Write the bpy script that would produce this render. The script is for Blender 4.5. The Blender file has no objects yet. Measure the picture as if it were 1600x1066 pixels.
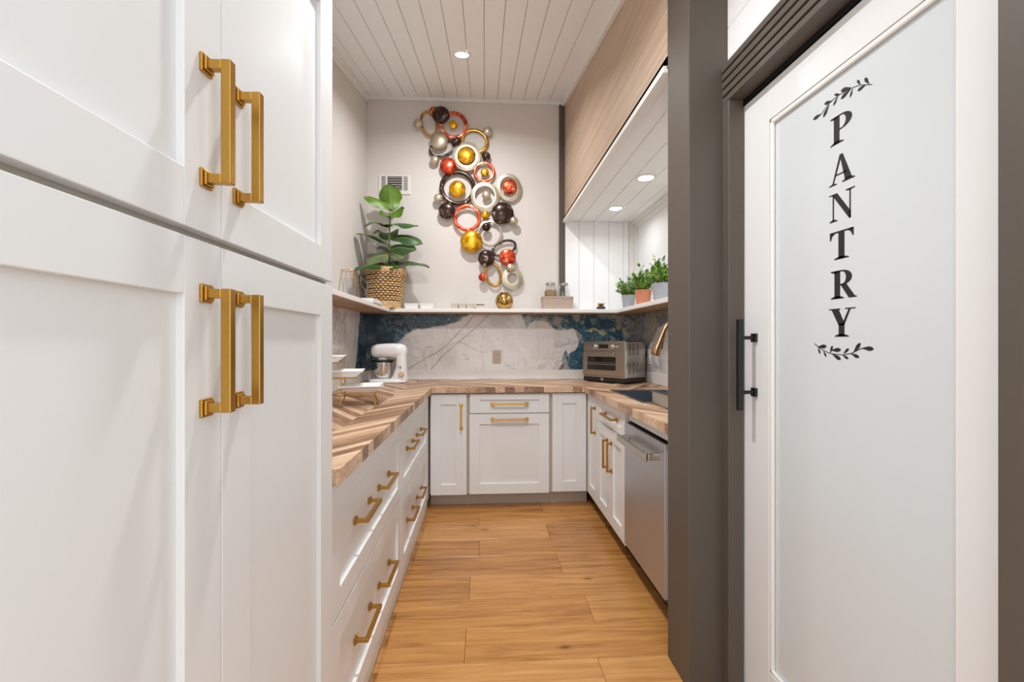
import bpy, bmesh, math, random
import numpy as np
from mathutils import Vector, Matrix
random.seed(7)
SC = bpy.context.scene
COL = SC.collection
PI = math.pi

# ------------------------------------------------------------------ camera, world, light
CAM_H = 1.26
FPX = 711.1
YAW = math.atan(43.0 / FPX)
cam_d = bpy.data.cameras.new('camera'); cam = bpy.data.objects.new('camera', cam_d); COL.objects.link(cam)
cam_d.sensor_width = 36.0; cam_d.lens = 16.0; cam_d.clip_start = 0.05
cam.location = (0, 0, CAM_H); cam.rotation_euler = (PI / 2, 0, -YAW)
SC.camera = cam
world = bpy.data.worlds.new('world'); SC.world = world; world.use_nodes = True
bg = world.node_tree.nodes['Background']
bg.inputs[0].default_value = (0.93, 0.97, 1.0, 1); bg.inputs[1].default_value = 0.88
SC.view_settings.view_transform = 'Standard'; SC.view_settings.look = 'None'
SC.view_settings.gamma = 1.0; SC.view_settings.use_curve_mapping = False
SC.view_settings.exposure = 1.2
P_CEIL, P_SOFFIT, P_HALL = 7.6, 0.75, 10.5        # lamp powers (W)
C_CEIL, C_SOFFIT = (0.97, 0.98, 1.0), (0.90, 0.95, 1.0)

# ------------------------------------------------------------------ pixel helpers
def ray(px, py):
    u = (px - 800) / FPX; v = (533 - py) / FPX
    s, c = math.sin(YAW), math.cos(YAW)
    return Vector((s + u * c, c - u * s, v))
def at_y(px, py, y):
    d = ray(px, py); return Vector((0, 0, CAM_H)) + d * (y / d.y)
def at_x(px, py, x):
    d = ray(px, py); return Vector((0, 0, CAM_H)) + d * (x / d.x)

# ------------------------------------------------------------------ materials
def lin(c):
    return tuple((x / 255 / 12.92 if x / 255 <= 0.04045 else ((x / 255 + 0.055) / 1.055) ** 2.4) for x in c) + (1,)
class NT:
    def __init__(s, name):
        s.m = bpy.data.materials.new(name); s.m.use_nodes = True
        s.t = s.m.node_tree; s.b = s.t.nodes['Principled BSDF']
    def n(s, typ, **kw):
        nd = s.t.nodes.new(typ)
        for k, v in kw.items(): setattr(nd, k, v)
        return nd
    def l(s, a, b): s.t.links.new(a, b)
    def ramp(s, fac, stops, interp='LINEAR'):
        r = s.n('ShaderNodeValToRGB'); r.color_ramp.interpolation = interp
        e = r.color_ramp.elements
        while len(e) < len(stops): e.new(0.5)
        for el, (p, c) in zip(e, stops): el.position = p; el.color = c
        s.l(fac, r.inputs[0]); return r.outputs[0]
    def mix(s, fac, a, b, mode='MIX'):
        m = s.n('ShaderNodeMix', data_type='RGBA', blend_type=mode)
        for sock, v in ((m.inputs[0], fac), (m.inputs[6], a), (m.inputs[7], b)):
            if hasattr(v, 'is_output'): s.l(v, sock)
            else: sock.default_value = v
        return m.outputs[2]
    def coords(s, scale=(1, 1, 1), rand=False, kind='Object'):
        tc = s.n('ShaderNodeTexCoord'); out = tc.outputs[kind]
        if rand:
            oi = s.n('ShaderNodeObjectInfo'); mm = s.n('ShaderNodeMath', operation='MULTIPLY'); mm.inputs[1].default_value = 53.0
            s.l(oi.outputs['Random'], mm.inputs[0])
            va = s.n('ShaderNodeVectorMath', operation='ADD'); s.l(out, va.inputs[0]); s.l(mm.outputs[0], va.inputs[1]); out = va.outputs[0]
        mp = s.n('ShaderNodeMapping'); mp.inputs['Scale'].default_value = scale
        s.l(out, mp.inputs[0]); return mp.outputs[0]
    def noise(s, vec, scale, detail=3, rough=0.5, dist=0.0):
        nn = s.n('ShaderNodeTexNoise'); nn.inputs['Scale'].default_value = scale; nn.inputs['Detail'].default_value = detail
        nn.inputs['Roughness'].default_value = rough; nn.inputs['Distortion'].default_value = dist
        s.l(vec, nn.inputs['Vector']); return nn.outputs[0]
    def bump(s, h, strength, dist=0.002):
        b = s.n('ShaderNodeBump'); b.inputs['Strength'].default_value = strength; b.inputs['Distance'].default_value = dist
        s.l(h, b.inputs['Height']); s.l(b.outputs[0], s.b.inputs['Normal'])

def paint(name, c, rough=0.45, var=0.03, metal=0.0, bump=0.05, scale=14, spec=0.5):
    t = NT(name); v = t.coords()
    f = t.noise(v, scale, 4)
    a = lin(c); d = tuple(x * (1 - var * 2) for x in a[:3]) + (1,)
    t.l(t.mix(f, d, a), t.b.inputs['Base Color'])
    t.b.inputs['Roughness'].default_value = rough; t.b.inputs['Metallic'].default_value = metal
    t.b.inputs['Specular IOR Level'].default_value = spec
    if bump: t.bump(t.noise(v, scale * 22, 2), bump, 0.001)
    return t.m
def brushed(name, c, rough, stretch, amt=0.12):
    t = NT(name); v = t.coords(stretch)
    f = t.noise(v, 60, 3)
    a = lin(c); d = tuple(x * (1 - amt) for x in a[:3]) + (1,)
    t.l(t.mix(f, d, a), t.b.inputs['Base Color']); t.b.inputs['Metallic'].default_value = 1
    t.b.inputs['Roughness'].default_value = rough
    t.bump(f, 0.06, 0.0005); return t.m
def wood(name, stops, grain=(1.2, 16, 16), rough=0.4, rnd=0.5, knots=True, spec=0.5, bump=0.12):
    t = NT(name); v = t.coords(grain, rand=True)
    g = t.noise(v, 2.2, 6, 0.62, 0.6)
    fine = t.noise(t.coords((grain[0] * 2, grain[1] * 6, grain[2] * 6), rand=True), 3.0, 3, 0.6)
    oi = t.n('ShaderNodeObjectInfo')
    m1 = t.n('ShaderNodeMath', operation='MULTIPLY_ADD'); t.l(oi.outputs['Random'], m1.inputs[0]); m1.inputs[1].default_value = rnd; m1.inputs[2].default_value = -rnd / 2
    m2 = t.n('ShaderNodeMath', operation='ADD'); t.l(m1.outputs[0], m2.inputs[0]); t.l(g, m2.inputs[1])
    c = t.ramp(m2.outputs[0], stops)
    c = t.mix(0.22, c, t.ramp(fine, [(0.3, (0.25, 0.25, 0.25, 1)), (0.65, (1, 1, 1, 1))]), 'MULTIPLY')
    if knots:
        kv = t.n('ShaderNodeTexVoronoi', voronoi_dimensions='2D'); kv.inputs['Scale'].default_value = 1.0
        t.l(t.coords((1.1, 2.4, 2.4), rand=True), kv.inputs['Vector'])
        k = t.ramp(kv.outputs['Distance'], [(0.0, (0.10, 0.06, 0.04, 1)), (0.012, (0.30, 0.2, 0.14, 1)), (0.03, (0.8, 0.72, 0.66, 1)), (0.06, (1, 1, 1, 1))])
        c = t.mix(0.75, c, k, 'MULTIPLY')
    t.l(c, t.b.inputs['Base Color']); t.b.inputs['Roughness'].default_value = rough
    t.b.inputs['Specular IOR Level'].default_value = spec
    t.bump(fine, bump, 0.001); return t.m

M = {}
M['cab'] = paint('cabinet_white_paint', (230, 230, 229), 0.34, 0.012, bump=0.03)
M['frame'] = paint('cabinet_frame_gap_shade', (190, 178, 164), 0.45, 0.02)  # frame tone, darkened so the gaps between fronts carry painted shade
M['wall'] = paint('wall_paint', (219, 213, 207), 0.75, 0.012, bump=0.08)
M['ship'] = paint('white_board_paint', (246, 246, 246), 0.5, 0.015, bump=0.03)
M['trimwhite'] = paint('white_trim_paint', (238, 236, 232), 0.4, 0.012, bump=0.0)
M['grey'] = paint('taupe_paint', (88, 79, 70), 0.5, 0.03, bump=0.05)
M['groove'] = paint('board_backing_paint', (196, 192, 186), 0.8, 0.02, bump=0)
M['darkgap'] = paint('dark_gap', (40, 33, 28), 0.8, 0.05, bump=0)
M['brass'] = brushed('brushed_brass', (196, 150, 72), 0.3, (3, 3, 3))
M['steel'] = brushed('brushed_steel', (200, 202, 206), 0.42, (1, 1, 14))
M['steelh'] = brushed('brushed_steel_level', (190, 182, 172), 0.24, (1, 14, 14))
M['chrome'] = brushed('polished_chrome', (225, 225, 225), 0.1, (1, 1, 1), 0.03)
M['bronze'] = brushed('champagne_bronze', (190, 150, 112), 0.25, (4, 4, 1))
M['black'] = paint('matte_black_metal', (20, 20, 22), 0.38, 0.1, bump=0.02)
M['blackplastic'] = paint('black_plastic', (32, 30, 30), 0.4, 0.1, bump=0.02)
M['decal'] = paint('vinyl_lettering', (34, 32, 30), 0.55, 0.04, bump=0)
M['ceramic'] = paint('glazed_white_ceramic', (244, 243, 240), 0.14, 0.01, bump=0)
M['appliance'] = paint('white_enamel', (243, 242, 240), 0.2, 0.01, bump=0)
M['cloth'] = paint('white_cotton', (240, 239, 238), 0.9, 0.03, bump=0.3)
M['linen'] = paint('beige_felt', (190, 170, 155), 0.95, 0.07, bump=0.5, scale=40)
M['greige'] = paint('greige_stoneware', (205, 195, 183), 0.5, 0.03, bump=0.05)
M['plate'] = paint('beige_outlet_plastic', (196, 178, 158), 0.4, 0.02, bump=0)
M['potgrey'] = paint('grey_glazed_pot', (168, 172, 178), 0.5, 0.03)
M['potterra'] = paint('terracotta_pot', (214, 140, 104), 0.75, 0.06)
M['soil'] = paint('potting_soil', (52, 38, 28), 0.95, 0.2, bump=0.6)
M['vent'] = paint('vent_white_enamel', (232, 227, 222), 0.4, 0.01, bump=0)
M['ventdark'] = paint('vent_duct_dark', (70, 64, 62), 0.8, 0.05, bump=0)
M['sink'] = paint('dark_composite_sink', (82, 88, 100), 0.35, 0.08, bump=0.1)
M['pasta'] = paint('dry_pasta', (214, 172, 120), 0.7, 0.15, bump=0.3, scale=60)
M['stemg'] = paint('green_stem', (120, 140, 70), 0.6, 0.1)
M['dkblue'] = paint('dark_blue_glaze', (44, 48, 58), 0.3, 0.05, bump=0)
M['frost'] = paint('frosted_glass', (211, 216, 218), 0.22, 0.008, bump=0)
M['floor'] = wood('oiled_oak_plank', [(0.18, lin((128, 80, 34))), (0.42, lin((180, 124, 66))), (0.6, lin((200, 144, 82))), (0.85, lin((218, 166, 102)))], (1.1, 17, 17), 0.27, 0.24)
M['block'] = wood('walnut_acacia_strip', [(0.1, lin((98, 70, 52))), (0.36, lin((156, 118, 90))), (0.58, lin((200, 162, 128))), (0.85, lin((230, 200, 168)))], (2.4, 40, 40), 0.38, 0.56, knots=False)
M['veneer'] = wood('oak_veneer', [(0.2, lin((160, 136, 114))), (0.45, lin((196, 170, 146))), (0.7, lin((216, 192, 168))), (0.9, lin((224, 204, 182)))], (14, 0.35, 26), 0.55, 0.0, knots=False)
M['shelfwood'] = wood('bare_wood_underside', [(0.2, lin((140, 112, 86))), (0.6, lin((180, 150, 118))), (0.9, lin((200, 170, 138)))], (6, 6, 6), 0.6, 0.1, knots=False)
M['boardwood'] = wood('small_wood_handle', [(0.2, lin((120, 90, 62))), (0.7, lin((165, 128, 92)))], (6, 40, 40), 0.5, 0.1, knots=False)
t = NT('woven_seagrass'); v = t.coords()
t.l(t.ramp(t.noise(v, 55, 4), [(0.25, lin((180, 134, 86))), (0.5, lin((222, 182, 132))), (0.8, lin((242, 210, 166)))]), t.b.inputs['Base Color'])
t.b.inputs['Roughness'].default_value = 0.85; t.bump(t.noise(v, 260, 2), 0.5, 0.002); M['seagrass'] = t.m
def leafmat(name, lo, hi):
    t = NT(name); v = t.coords(rand=True)
    t.l(t.ramp(t.noise(v, 9, 4), [(0.3, lin(lo)), (0.7, lin(hi))]), t.b.inputs['Base Color'])
    t.b.inputs['Roughness'].default_value = 0.42; t.bump(t.noise(v, 40, 2), 0.25, 0.002); return t.m
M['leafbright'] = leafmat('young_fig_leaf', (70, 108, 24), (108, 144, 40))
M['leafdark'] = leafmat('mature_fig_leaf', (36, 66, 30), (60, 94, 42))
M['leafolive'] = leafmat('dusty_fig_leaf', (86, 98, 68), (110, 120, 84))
M['herb'] = leafmat('herb_leaf', (66, 112, 28), (150, 190, 60))
M['herbshade'] = leafmat('herb_leaf_shaded', (52, 92, 44), (120, 160, 90))  # darker leaf copy for shaded foliage, dealt to leaves at random
M['rib'] = paint('leaf_midrib', (170, 190, 96), 0.5, 0.05, bump=0)
def artmat(name, stops, sc=16, rough=0.28, metal=0.75):
    t = NT(name); v = t.coords(rand=True)
    t.l(t.ramp(t.noise(v, sc, 3, 0.5, 0.8), stops), t.b.inputs['Base Color'])
    t.b.inputs['Metallic'].default_value = metal; t.b.inputs['Roughness'].default_value = rough
    t.bump(t.noise(v, 60, 3), 0.04, 0.001); return t.m
M['agold'] = artmat('art_gold', [(0.25, lin((120, 74, 20))), (0.45, lin((222, 160, 28))), (0.7, lin((250, 200, 60)))])
M['agoldring'] = artmat('art_antique_gold', [(0.3, lin((130, 90, 34))), (0.55, lin((188, 138, 52))), (0.75, lin((225, 190, 110)))])
M['ared'] = artmat('art_red', [(0.30, lin((110, 30, 18))), (0.44, lin((196, 62, 28))), (0.58, lin((222, 100, 60))), (0.66, lin((226, 196, 170)))], 15, 0.32, 0.55)
M['adark'] = artmat('art_dark_bronze', [(0.2, lin((42, 30, 27))), (0.56, lin((70, 52, 46))), (0.63, lin((120, 98, 84))), (0.68, lin((200, 182, 164)))], 20, 0.22, 0.6)
M['asilver'] = artmat('art_champagne_silver', [(0.25, lin((168, 158, 136))), (0.55, lin((206, 196, 174))), (0.85, lin((226, 218, 200)))], 6, 0.42, 0.8)
M['brassvase'] = artmat('brass_vase', [(0.3, lin((150, 112, 60))), (0.6, lin((196, 158, 96))), (0.8, lin((226, 200, 150)))], 8, 0.22, 1.0)
def glass(name, c, rough=0.02):
    t = NT(name); t.b.inputs['Base Color'].default_value = lin(c); t.b.inputs['Transmission Weight'].default_value = 1.0
    v = t.coords(); t.bump(t.noise(v, 30, 1), 0.02, 0.001)
    t.b.inputs['Roughness'].default_value = rough; t.b.inputs['IOR'].default_value = 1.45; return t.m
M['glass'] = glass('clear_glass', (246, 248, 248)); M['smoke'] = glass('smoky_glass', (214, 214, 212))
t = NT('dark_oven_glass'); t.b.inputs['Base Color'].default_value = lin((34, 28, 24)); t.b.inputs['Roughness'].default_value = 0.08
t.bump(t.noise(t.coords(), 4, 1), 0.02); M['ovenglass'] = t.m
t = NT('lamp_lens'); t.b.inputs['Emission Color'].default_value = (1, 0.95, 0.88, 1); t.b.inputs['Emission Strength'].default_value = 9.0; M['lens'] = t.m
t = NT('printed_stone_slab'); at = t.n('ShaderNodeAttribute', attribute_name='Col')
t.l(at.outputs['Color'], t.b.inputs['Base Color']); t.b.inputs['Roughness'].default_value = 0.16
t.bump(t.noise(t.coords(), 3, 2), 0.02, 0.002); M['stone'] = t.m

# ------------------------------------------------------------------ mesh builder
class MB:
    def __init__(s): s.v = []; s.f = []
    def add(s, vs, fs):
        o = len(s.v); s.v += [Vector(p) for p in vs]; s.f += [tuple(i + o for i in f) for f in fs]; return s
    def box(s, x0, x1, y0, y1, z0, z1):
        x0, x1 = sorted((x0, x1)); y0, y1 = sorted((y0, y1)); z0, z1 = sorted((z0, z1))
        return s.add([(x0,y0,z0),(x1,y0,z0),(x1,y1,z0),(x0,y1,z0),(x0,y0,z1),(x1,y0,z1),(x1,y1,z1),(x0,y1,z1)],
              [(0,3,2,1),(4,5,6,7),(0,1,5,4),(1,2,6,5),(2,3,7,6),(3,0,4,7)])
    def obox(s, o, u, v, w, a0, a1, b0, b1, c0, c1):
        P = lambda a, b, c: Vector(o) + Vector(u) * a + Vector(v) * b + Vector(w) * c
        s.add([P(a0,b0,c0),P(a1,b0,c0),P(a1,b1,c0),P(a0,b1,c0),P(a0,b0,c1),P(a1,b0,c1),P(a1,b1,c1),P(a0,b1,c1)],
              [(0,3,2,1),(4,5,6,7),(0,1,5,4),(1,2,6,5),(2,3,7,6),(3,0,4,7)]); return s
    def prism(s, poly, f):          # poly: 2D list, f(p, k) -> 3D for k=0,1
        n = len(poly)
        s.add([f(p, 0) for p in poly] + [f(p, 1) for p in poly],
              [tuple(range(n))[::-1], tuple(range(n, 2 * n))] + [(i, (i + 1) % n, n + (i + 1) % n, n + i) for i in range(n)]); return s
    def loft(s, rings, cap=True, closed=False):
        n = len(rings[0]); vs = [p for r in rings for p in r]; fs = []
        R = len(rings)
        for i in range(R if closed else R - 1):
            for j in range(n):
                fs.append((i*n+j, i*n+(j+1)%n, ((i+1)%R)*n+(j+1)%n, ((i+1)%R)*n+j))
        if cap and not closed: fs += [tuple(range(n))[::-1], tuple(range((R-1)*n, R*n))]
        return s.add(vs, fs)
    def lathe(s, prof, c=(0,0,0), seg=28, axis='z', cap=True):
        c = Vector(c); rings = []
        for r, h in prof:
            ring = []
            for k in range(seg):
                a = 2*PI*k/seg; x, y = max(r, 1e-5)*math.cos(a), max(r, 1e-5)*math.sin(a)
                ring.append(c + (Vector((x, y, h)) if axis == 'z' else Vector((x, -h, y)) if axis == '-y' else Vector((h, x, y))))
            rings.append(ring)
        return s.loft(rings, cap)
    def tube(s, pts, r, seg=8, closed=False):
        pts = [Vector(p) for p in pts]; rings = []; n = len(pts); prev = None
        for i, p in enumerate(pts):
            a = pts[(i-1) % n] if (closed or i > 0) else p; b = pts[(i+1) % n] if (closed or i < n-1) else p
            t = (b - a).normalized()
            if prev is None: u = t.orthogonal().normalized()
            else: u = (prev - t * prev.dot(t)).normalized()
            prev = u; w = t.cross(u); rr = r[i] if isinstance(r, (list, tuple)) else r
            rings.append([p + (u*math.cos(2*PI*k/seg) + w*math.sin(2*PI*k/seg))*rr for k in range(seg)])
        return s.loft(rings, True, closed)
def offset_of(p):
    o = Vector((0,0,0))
    while p is not None: o = o + p.location; p = p.parent
    return o
def link(name, mb, mat, parent=None, world=True, smooth=False, bevel=0.0, loc=None, seg=2):
    me = bpy.data.meshes.new(name)
    off = (offset_of(parent) if parent else Vector(loc) if loc is not None else Vector((0,0,0))) if world else Vector((0,0,0))
    me.from_pydata([tuple(Vector(v) - off) for v in mb.v], [], mb.f)
    bm = bmesh.new(); bm.from_mesh(me); bmesh.ops.recalc_face_normals(bm, faces=bm.faces)
    if smooth:
        for f in bm.faces: f.smooth = True
        for e in bm.edges:
            if len(e.link_faces) == 2 and e.calc_face_angle(0) > 0.7: e.smooth = False
    bm.to_mesh(me); bm.free()
    me.materials.append(M[mat] if isinstance(mat, str) else mat)
    o = bpy.data.objects.new(name, me); COL.objects.link(o); o.parent = parent
    if loc is not None and parent is None: o.location = loc
    if bevel:
        b = o.modifiers.new('edge', 'BEVEL'); b.width = bevel; b.segments = seg; b.limit_method = 'ANGLE'; b.angle_limit = 0.6
    return o
def tag(o, label=None, cat=None, group=None, kind=None):
    if label: o['label'] = label
    if cat: o['category'] = cat
    if group: o['group'] = group
    if kind: o['kind'] = kind
    return o
def thing(name, loc, label, cat, group=None, rz=0):
    e = bpy.data.objects.new(name, None); COL.objects.link(e); e.location = loc; e.rotation_euler = (0,0,rz); e.empty_display_size = 0.05
    return tag(e, label, cat, group)
def copy_tree(o, parent=None):
    c = o.copy(); COL.objects.link(c); c.parent = parent
    for ch in list(o.children): copy_tree(ch, c)
    return c
def struct(name, mb, mat, label, bevel=0.0, parent=None, cat=None):
    o = link(name, mb, mat, parent, bevel=bevel)
    if parent is None: tag(o, label, cat, None, 'structure')
    return o

# ------------------------------------------------------------------ dimensions
XL, XR, YB = -1.04, 1.39, 4.12
SLOPE = 0.208
def zc(y): return 3.44 - SLOPE * (YB - y)
CT, CB = 0.914, 0.872
XFL, YFB, XFR = -0.415, 3.44, 0.785          # door faces of the three runs
XSOF, ZSOF = 0.729, 2.35
SH0, SH1, SHD = 1.500, 1.535, 0.25
YP0, YP1, XP = 1.592, 1.78, 0.731            # end wall beside the pantry door
XD = 0.915                                   # pantry door face

# ------------------------------------------------------------------ floor
YF0 = -1.3
fl = struct('floor', MB().box(XL - 0.1, 1.6, YF0, YB + 0.1, -0.06, -0.0135), 'darkgap', 'honey oak plank floor', cat='floor')
PW = 0.2215
seams = {}
def fx(px, py):
    d = ray(px, py); p = Vector((0,0,CAM_H)) + d * (-CAM_H / d.z); return p.x, p.y
jo = [(846, 791), (748, 812), (856, 830), (749, 858), (874, 880), (734, 914), (921, 950), (None, 1005), (940, 1046)]
row0 = 2.672 + 4 * PW + 2 * PW      # a joint line found in the photo, stepped back to the wall
rows = []
y = row0
while y > YF0:
    rows.append((y - PW, y)); y -= PW
joints = []
for j in jo:
    if j[0] is not None: joints.append(fx(*j))
for k, (y0, y1) in enumerate(rows):
    cuts = [x for x, yy in joints if y0 <= yy < y1]
    if not cuts: cuts = [-0.9 + 0.73 * ((k * 0.618) % 1.0) * 2.0] if not (1.3 < y0 < 1.7) else []
    xs = [XL - 0.1]
    for c in sorted(cuts): xs.append(c)
    xs.append(1.6)
    for a, b in zip(xs, xs[1:]):
        if b - a < 0.08: continue
        mb = MB().box(-(b-a)/2 + 0.0006, (b-a)/2 - 0.0006, -PW/2 + 0.0007, PW/2 - 0.0007, -0.013, 0)
        o = link('plank', mb, 'floor', None, world=False, bevel=0.0012, seg=1); o.parent = fl; o.location = ((a+b)/2, (y0+y1)/2, 0)

# ------------------------------------------------------------------ walls
struct('wall_left', MB().box(XL - 0.1, XL, 0.19, YB + 0.1, 0, 3.6), 'wall', 'plain warm white wall behind the left shelf', cat='wall')
wb = struct('wall_back', MB().box(XL - 0.1, 1.6, YB, YB + 0.1, 0, 3.6), 'wall', 'plain warm white back wall behind the metal disc sculpture', cat='wall')
wr = struct('wall_right', MB().box(XR, XR + 0.1, YP1, YB + 0.1, 0, ZSOF + 0.05), 'ship', 'white wall of the right alcove behind the herb pots', cat='wall')
# vertical boards in the alcove
xs = [0.732, 0.862, 0.999, 1.137, 1.274, 1.325]
for a, b in zip(xs, xs[1:]):
    link('board', MB().box(a + 0.001, b - 0.001, YB - 0.012, YB, SH0, ZSOF), 'ship', wb, bevel=0.003)
link('corner_board', MB().box(1.327, XR, YB - 0.02, YB, SH0, ZSOF), 'trimwhite', wb, bevel=0.002)
link('corner_strip', MB().box(XR - 0.02, XR, YB - 0.06, YB - 0.02, SH1, ZSOF), 'trimwhite', wr, bevel=0.002)
# ceiling with boards
ce = MB(); y0, y1 = 0.1, YB + 0.1
ce.add([(XL-0.1,y0,zc(y0)+0.013),(1.6,y0,zc(y0)+0.013),(1.6,y1,zc(y1)+0.013),(XL-0.1,y1,zc(y1)+0.013),
        (XL-0.1,y0,zc(y0)+0.1),(1.6,y0,zc(y0)+0.1),(1.6,y1,zc(y1)+0.1),(XL-0.1,y1,zc(y1)+0.1)],
       [(0,3,2,1),(4,5,6,7),(0,1,5,4),(1,2,6,5),(2,3,7,6),(3,0,4,7)])
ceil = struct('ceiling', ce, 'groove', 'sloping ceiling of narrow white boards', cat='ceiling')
CW = 0.1178
xb = 0.0 - 9 * CW - 0.002
sl = Vector((0, 1, SLOPE)); up = Vector((0, 0, 1))
while xb < 1.5:
    a, b = max(xb, XL) + 0.0013, min(xb + CW, 1.5) - 0.0013
    if b - a > 0.02:
        mb = MB().obox((0, 0, zc(0)), (1,0,0), sl, up, a, b, y0, YB, 0, 0.013)
        link('board', mb, 'ship', ceil, bevel=0.003, seg=1)
    xb += CW
# ceiling trims
struct('trim_1', MB().obox((0,0,zc(0)), (1,0,0), sl, up, XL, XSOF, YB-0.02, YB, -0.03, 0.0), 'trimwhite', 'thin white moulding where the back wall meets the ceiling', cat='trim')
struct('trim_2', MB().obox((0,0,zc(0)), (1,0,0), sl, up, XL, XL+0.03, 1.0, YB-0.02, -0.035, 0.0).obox((0,0,zc(0)), (1,0,0), sl, up, XL, XL+0.018, 1.0, YB-0.02, -0.06, -0.03), 'trimwhite', 'white stepped moulding along the top of the left wall', bevel=0.003, cat='trim')
struct('trim_3', MB().obox((0,0,zc(0)), (1,0,0), sl, up, XSOF-0.03, XSOF, YP1-0.2, YB-0.03, -0.045, 0.0), 'trimwhite', 'white moulding between ceiling and wood veneer soffit', bevel=0.003, cat='trim')
# soffit : veneer face, boarded underside
sof = MB().prism([(YP1, ZSOF), (YB, ZSOF), (YB, zc(YB)), (YP1, zc(YP1))], lambda p, k: (XSOF + 0.02 * k, p[0], p[1]))
so = struct('wall_soffit', sof, 'veneer', 'tall oak veneer soffit panel above the right alcove', cat='soffit')
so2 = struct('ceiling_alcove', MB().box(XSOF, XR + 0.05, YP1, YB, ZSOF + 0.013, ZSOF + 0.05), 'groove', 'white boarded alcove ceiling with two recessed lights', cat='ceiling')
xs = [XSOF + 0.0, 0.862, 0.999, 1.137, 1.274, XR]
for a, b in zip(xs, xs[1:]):
    link('board', MB().box(a + 0.001, b - 0.001, YP1, YB, ZSOF, ZSOF + 0.013), 'ship', so2, bevel=0.003, seg=1)
struct('trim_4', MB().box(XSOF-0.016, XSOF+0.03, YP1, YB, ZSOF-0.016, ZSOF+0.012), 'trimwhite', 'white nosing along the lower edge of the veneer soffit', bevel=0.003, cat='trim')
struct('trim_5', MB().box(XR-0.02, XR, YP1, YB-0.06, ZSOF-0.06, ZSOF).box(XR-0.045, XR-0.02, YP1, YB-0.02, ZSOF-0.025, ZSOF), 'trimwhite', 'white stepped moulding along the alcove ceiling at the right wall', bevel=0.003, cat='trim')
struct('trim_6', MB().box(0.678, XSOF, YB-0.02, YB, SH1, zc(YB)-0.03), 'grey', 'dark brown vertical strip in the corner beside the veneer soffit', bevel=0.002, cat='trim')

# end wall (taupe) and the wall with the pantry door
struct('wall_end', MB().box(XP, 1.6, YP0, YP1, 0, 3.15), 'grey', 'taupe end wall between the alcove and the pantry door', bevel=0.004, cat='wall')
wp = struct('wall_pantry', MB().box(0.9, 1.0, 0.1, YP0, 2.25, 2.95).box(0.97, 1.0, 0.1, YP0, 0, 2.25), 'ship', 'white boarded wall above the pantry door header', cat='wall')  # tall thin box is an unseen backing added against light leaks
zb = 2.25
for k in range(6):
    link('board', MB().box(0.875, 0.9, 0.1, YP0, zb + 0.001, zb + (0.019 if k == 0 else 0.1175)), 'ship', wp, bevel=0.002, seg=1)
    zb += 0.02 if k == 0 else 0.1178
struct('wall_near', MB().box(0.856, 0.905, 0.1, 0.711, 0, 2.109).box(0.9, 0.96, 0.1, 0.70, 2.0, 2.25), 'grey', 'taupe wall right of the pantry door at the picture edge', bevel=0.003, cat='wall')
# header of stepped slats
hd = MB().box(0.868, 0.96, 0.1, YP0, 2.109, 2.25)
for k in range(5):
    z0 = 2.109 + k * 0.0285
    hd.box(0.856 - 0.001 * k, 0.87, 0.1, YP0, z0, z0 + 0.0215)
struct('trim_7', hd, 'grey', 'taupe grooved header moulding above the pantry door', bevel=0.002, cat='trim')
struct('trim_8', MB().box(0.856, 0.91, 1.549, YP0, 0, 2.109).box(0.885, 0.97, 1.56, YP0, 0, 2.109), 'grey', 'taupe door jamb between end wall and pantry door', bevel=0.003, cat='trim')
struct('trim_9', MB().box(0.91, 0.962, 0.66, 1.60, 2.093, 2.108), 'black', 'black sliding track under the door header', cat='trim')

# ------------------------------------------------------------------ pantry door
DZ0, DZ1, DY0, DY1 = 0.012, 2.088, 0.60, 1.585
dr = link('door_1', MB().box(XD, XD+0.04, 1.415, DY1, DZ0, DZ1).box(XD, XD+0.04, DY0, 0.827, DZ0, DZ1)
          .box(XD, XD+0.04, 0.827, 1.415, 1.972, DZ1).box(XD, XD+0.04, 0.827, 1.415, DZ0, 0.191), 'cab', bevel=0.0012)
tag(dr, 'white sliding pantry door with a frosted glass panel', 'door', None, 'structure')
link('glass_panel', MB().box(XD+0.014, XD+0.022, 0.822, 1.42, 0.186, 1.977), 'frost', dr)
for n_, bx_ in (('v', (1.400, 1.415, 0.191, 1.972)), ('v', (0.827, 0.836, 0.191, 1.972)), ('h', (0.827, 1.415, 1.957, 1.972)), ('h', (0.827, 1.415, 0.191, 0.206))):
    a, b, c, d = bx_
    link('glazing_bead', MB().box(XD+0.002, XD+0.014, a, b, c, d), 'trimwhite', dr, bevel=0.005)
# black pull with square feet
hb = MB(); hz = 1.26
b0 = at_x(1158, 500, XD - 0.05); hy = b0.y
zt, zb_ = at_x(1158, 499, XD-0.055).z, at_x(1158, 642, XD-0.055).z
hy = at_x(1180, 570, XD).y
hb.box(XD-0.062, XD-0.046, hy-0.009, hy+0.009, zb_, zt)
for py in (528, 613):
    z_ = at_x(1180, py, XD).z
    hb.box(XD-0.048, XD-0.002, hy-0.005, hy+0.005, z_-0.006, z_+0.006).box(XD-0.008, XD+0.001, hy-0.014, hy+0.014, z_-0.0145, z_+0.0145)
tag(link('pull_handle', hb, 'black', dr, bevel=0.001), 'matte black bar handle on square feet')
def flat(polys, name, label=None):
    mb = MB()
    for p in polys: mb.prism(p, lambda q, k: (XD + 0.014 - 0.0008 * k, q[0], q[1]))
    o = link(name, mb, 'decal', dr)
    if label: tag(o, label)
def rect(x0, y0, x1, y1): return [(x0,y0),(x1,y0),(x1,y1),(x0,y1)]
def foot(x0, x1, sx0, sx1): return [(x0,0),(x1,0),(x1,.035),(sx1,.09),(sx0,.09),(x0,.035)]
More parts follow.
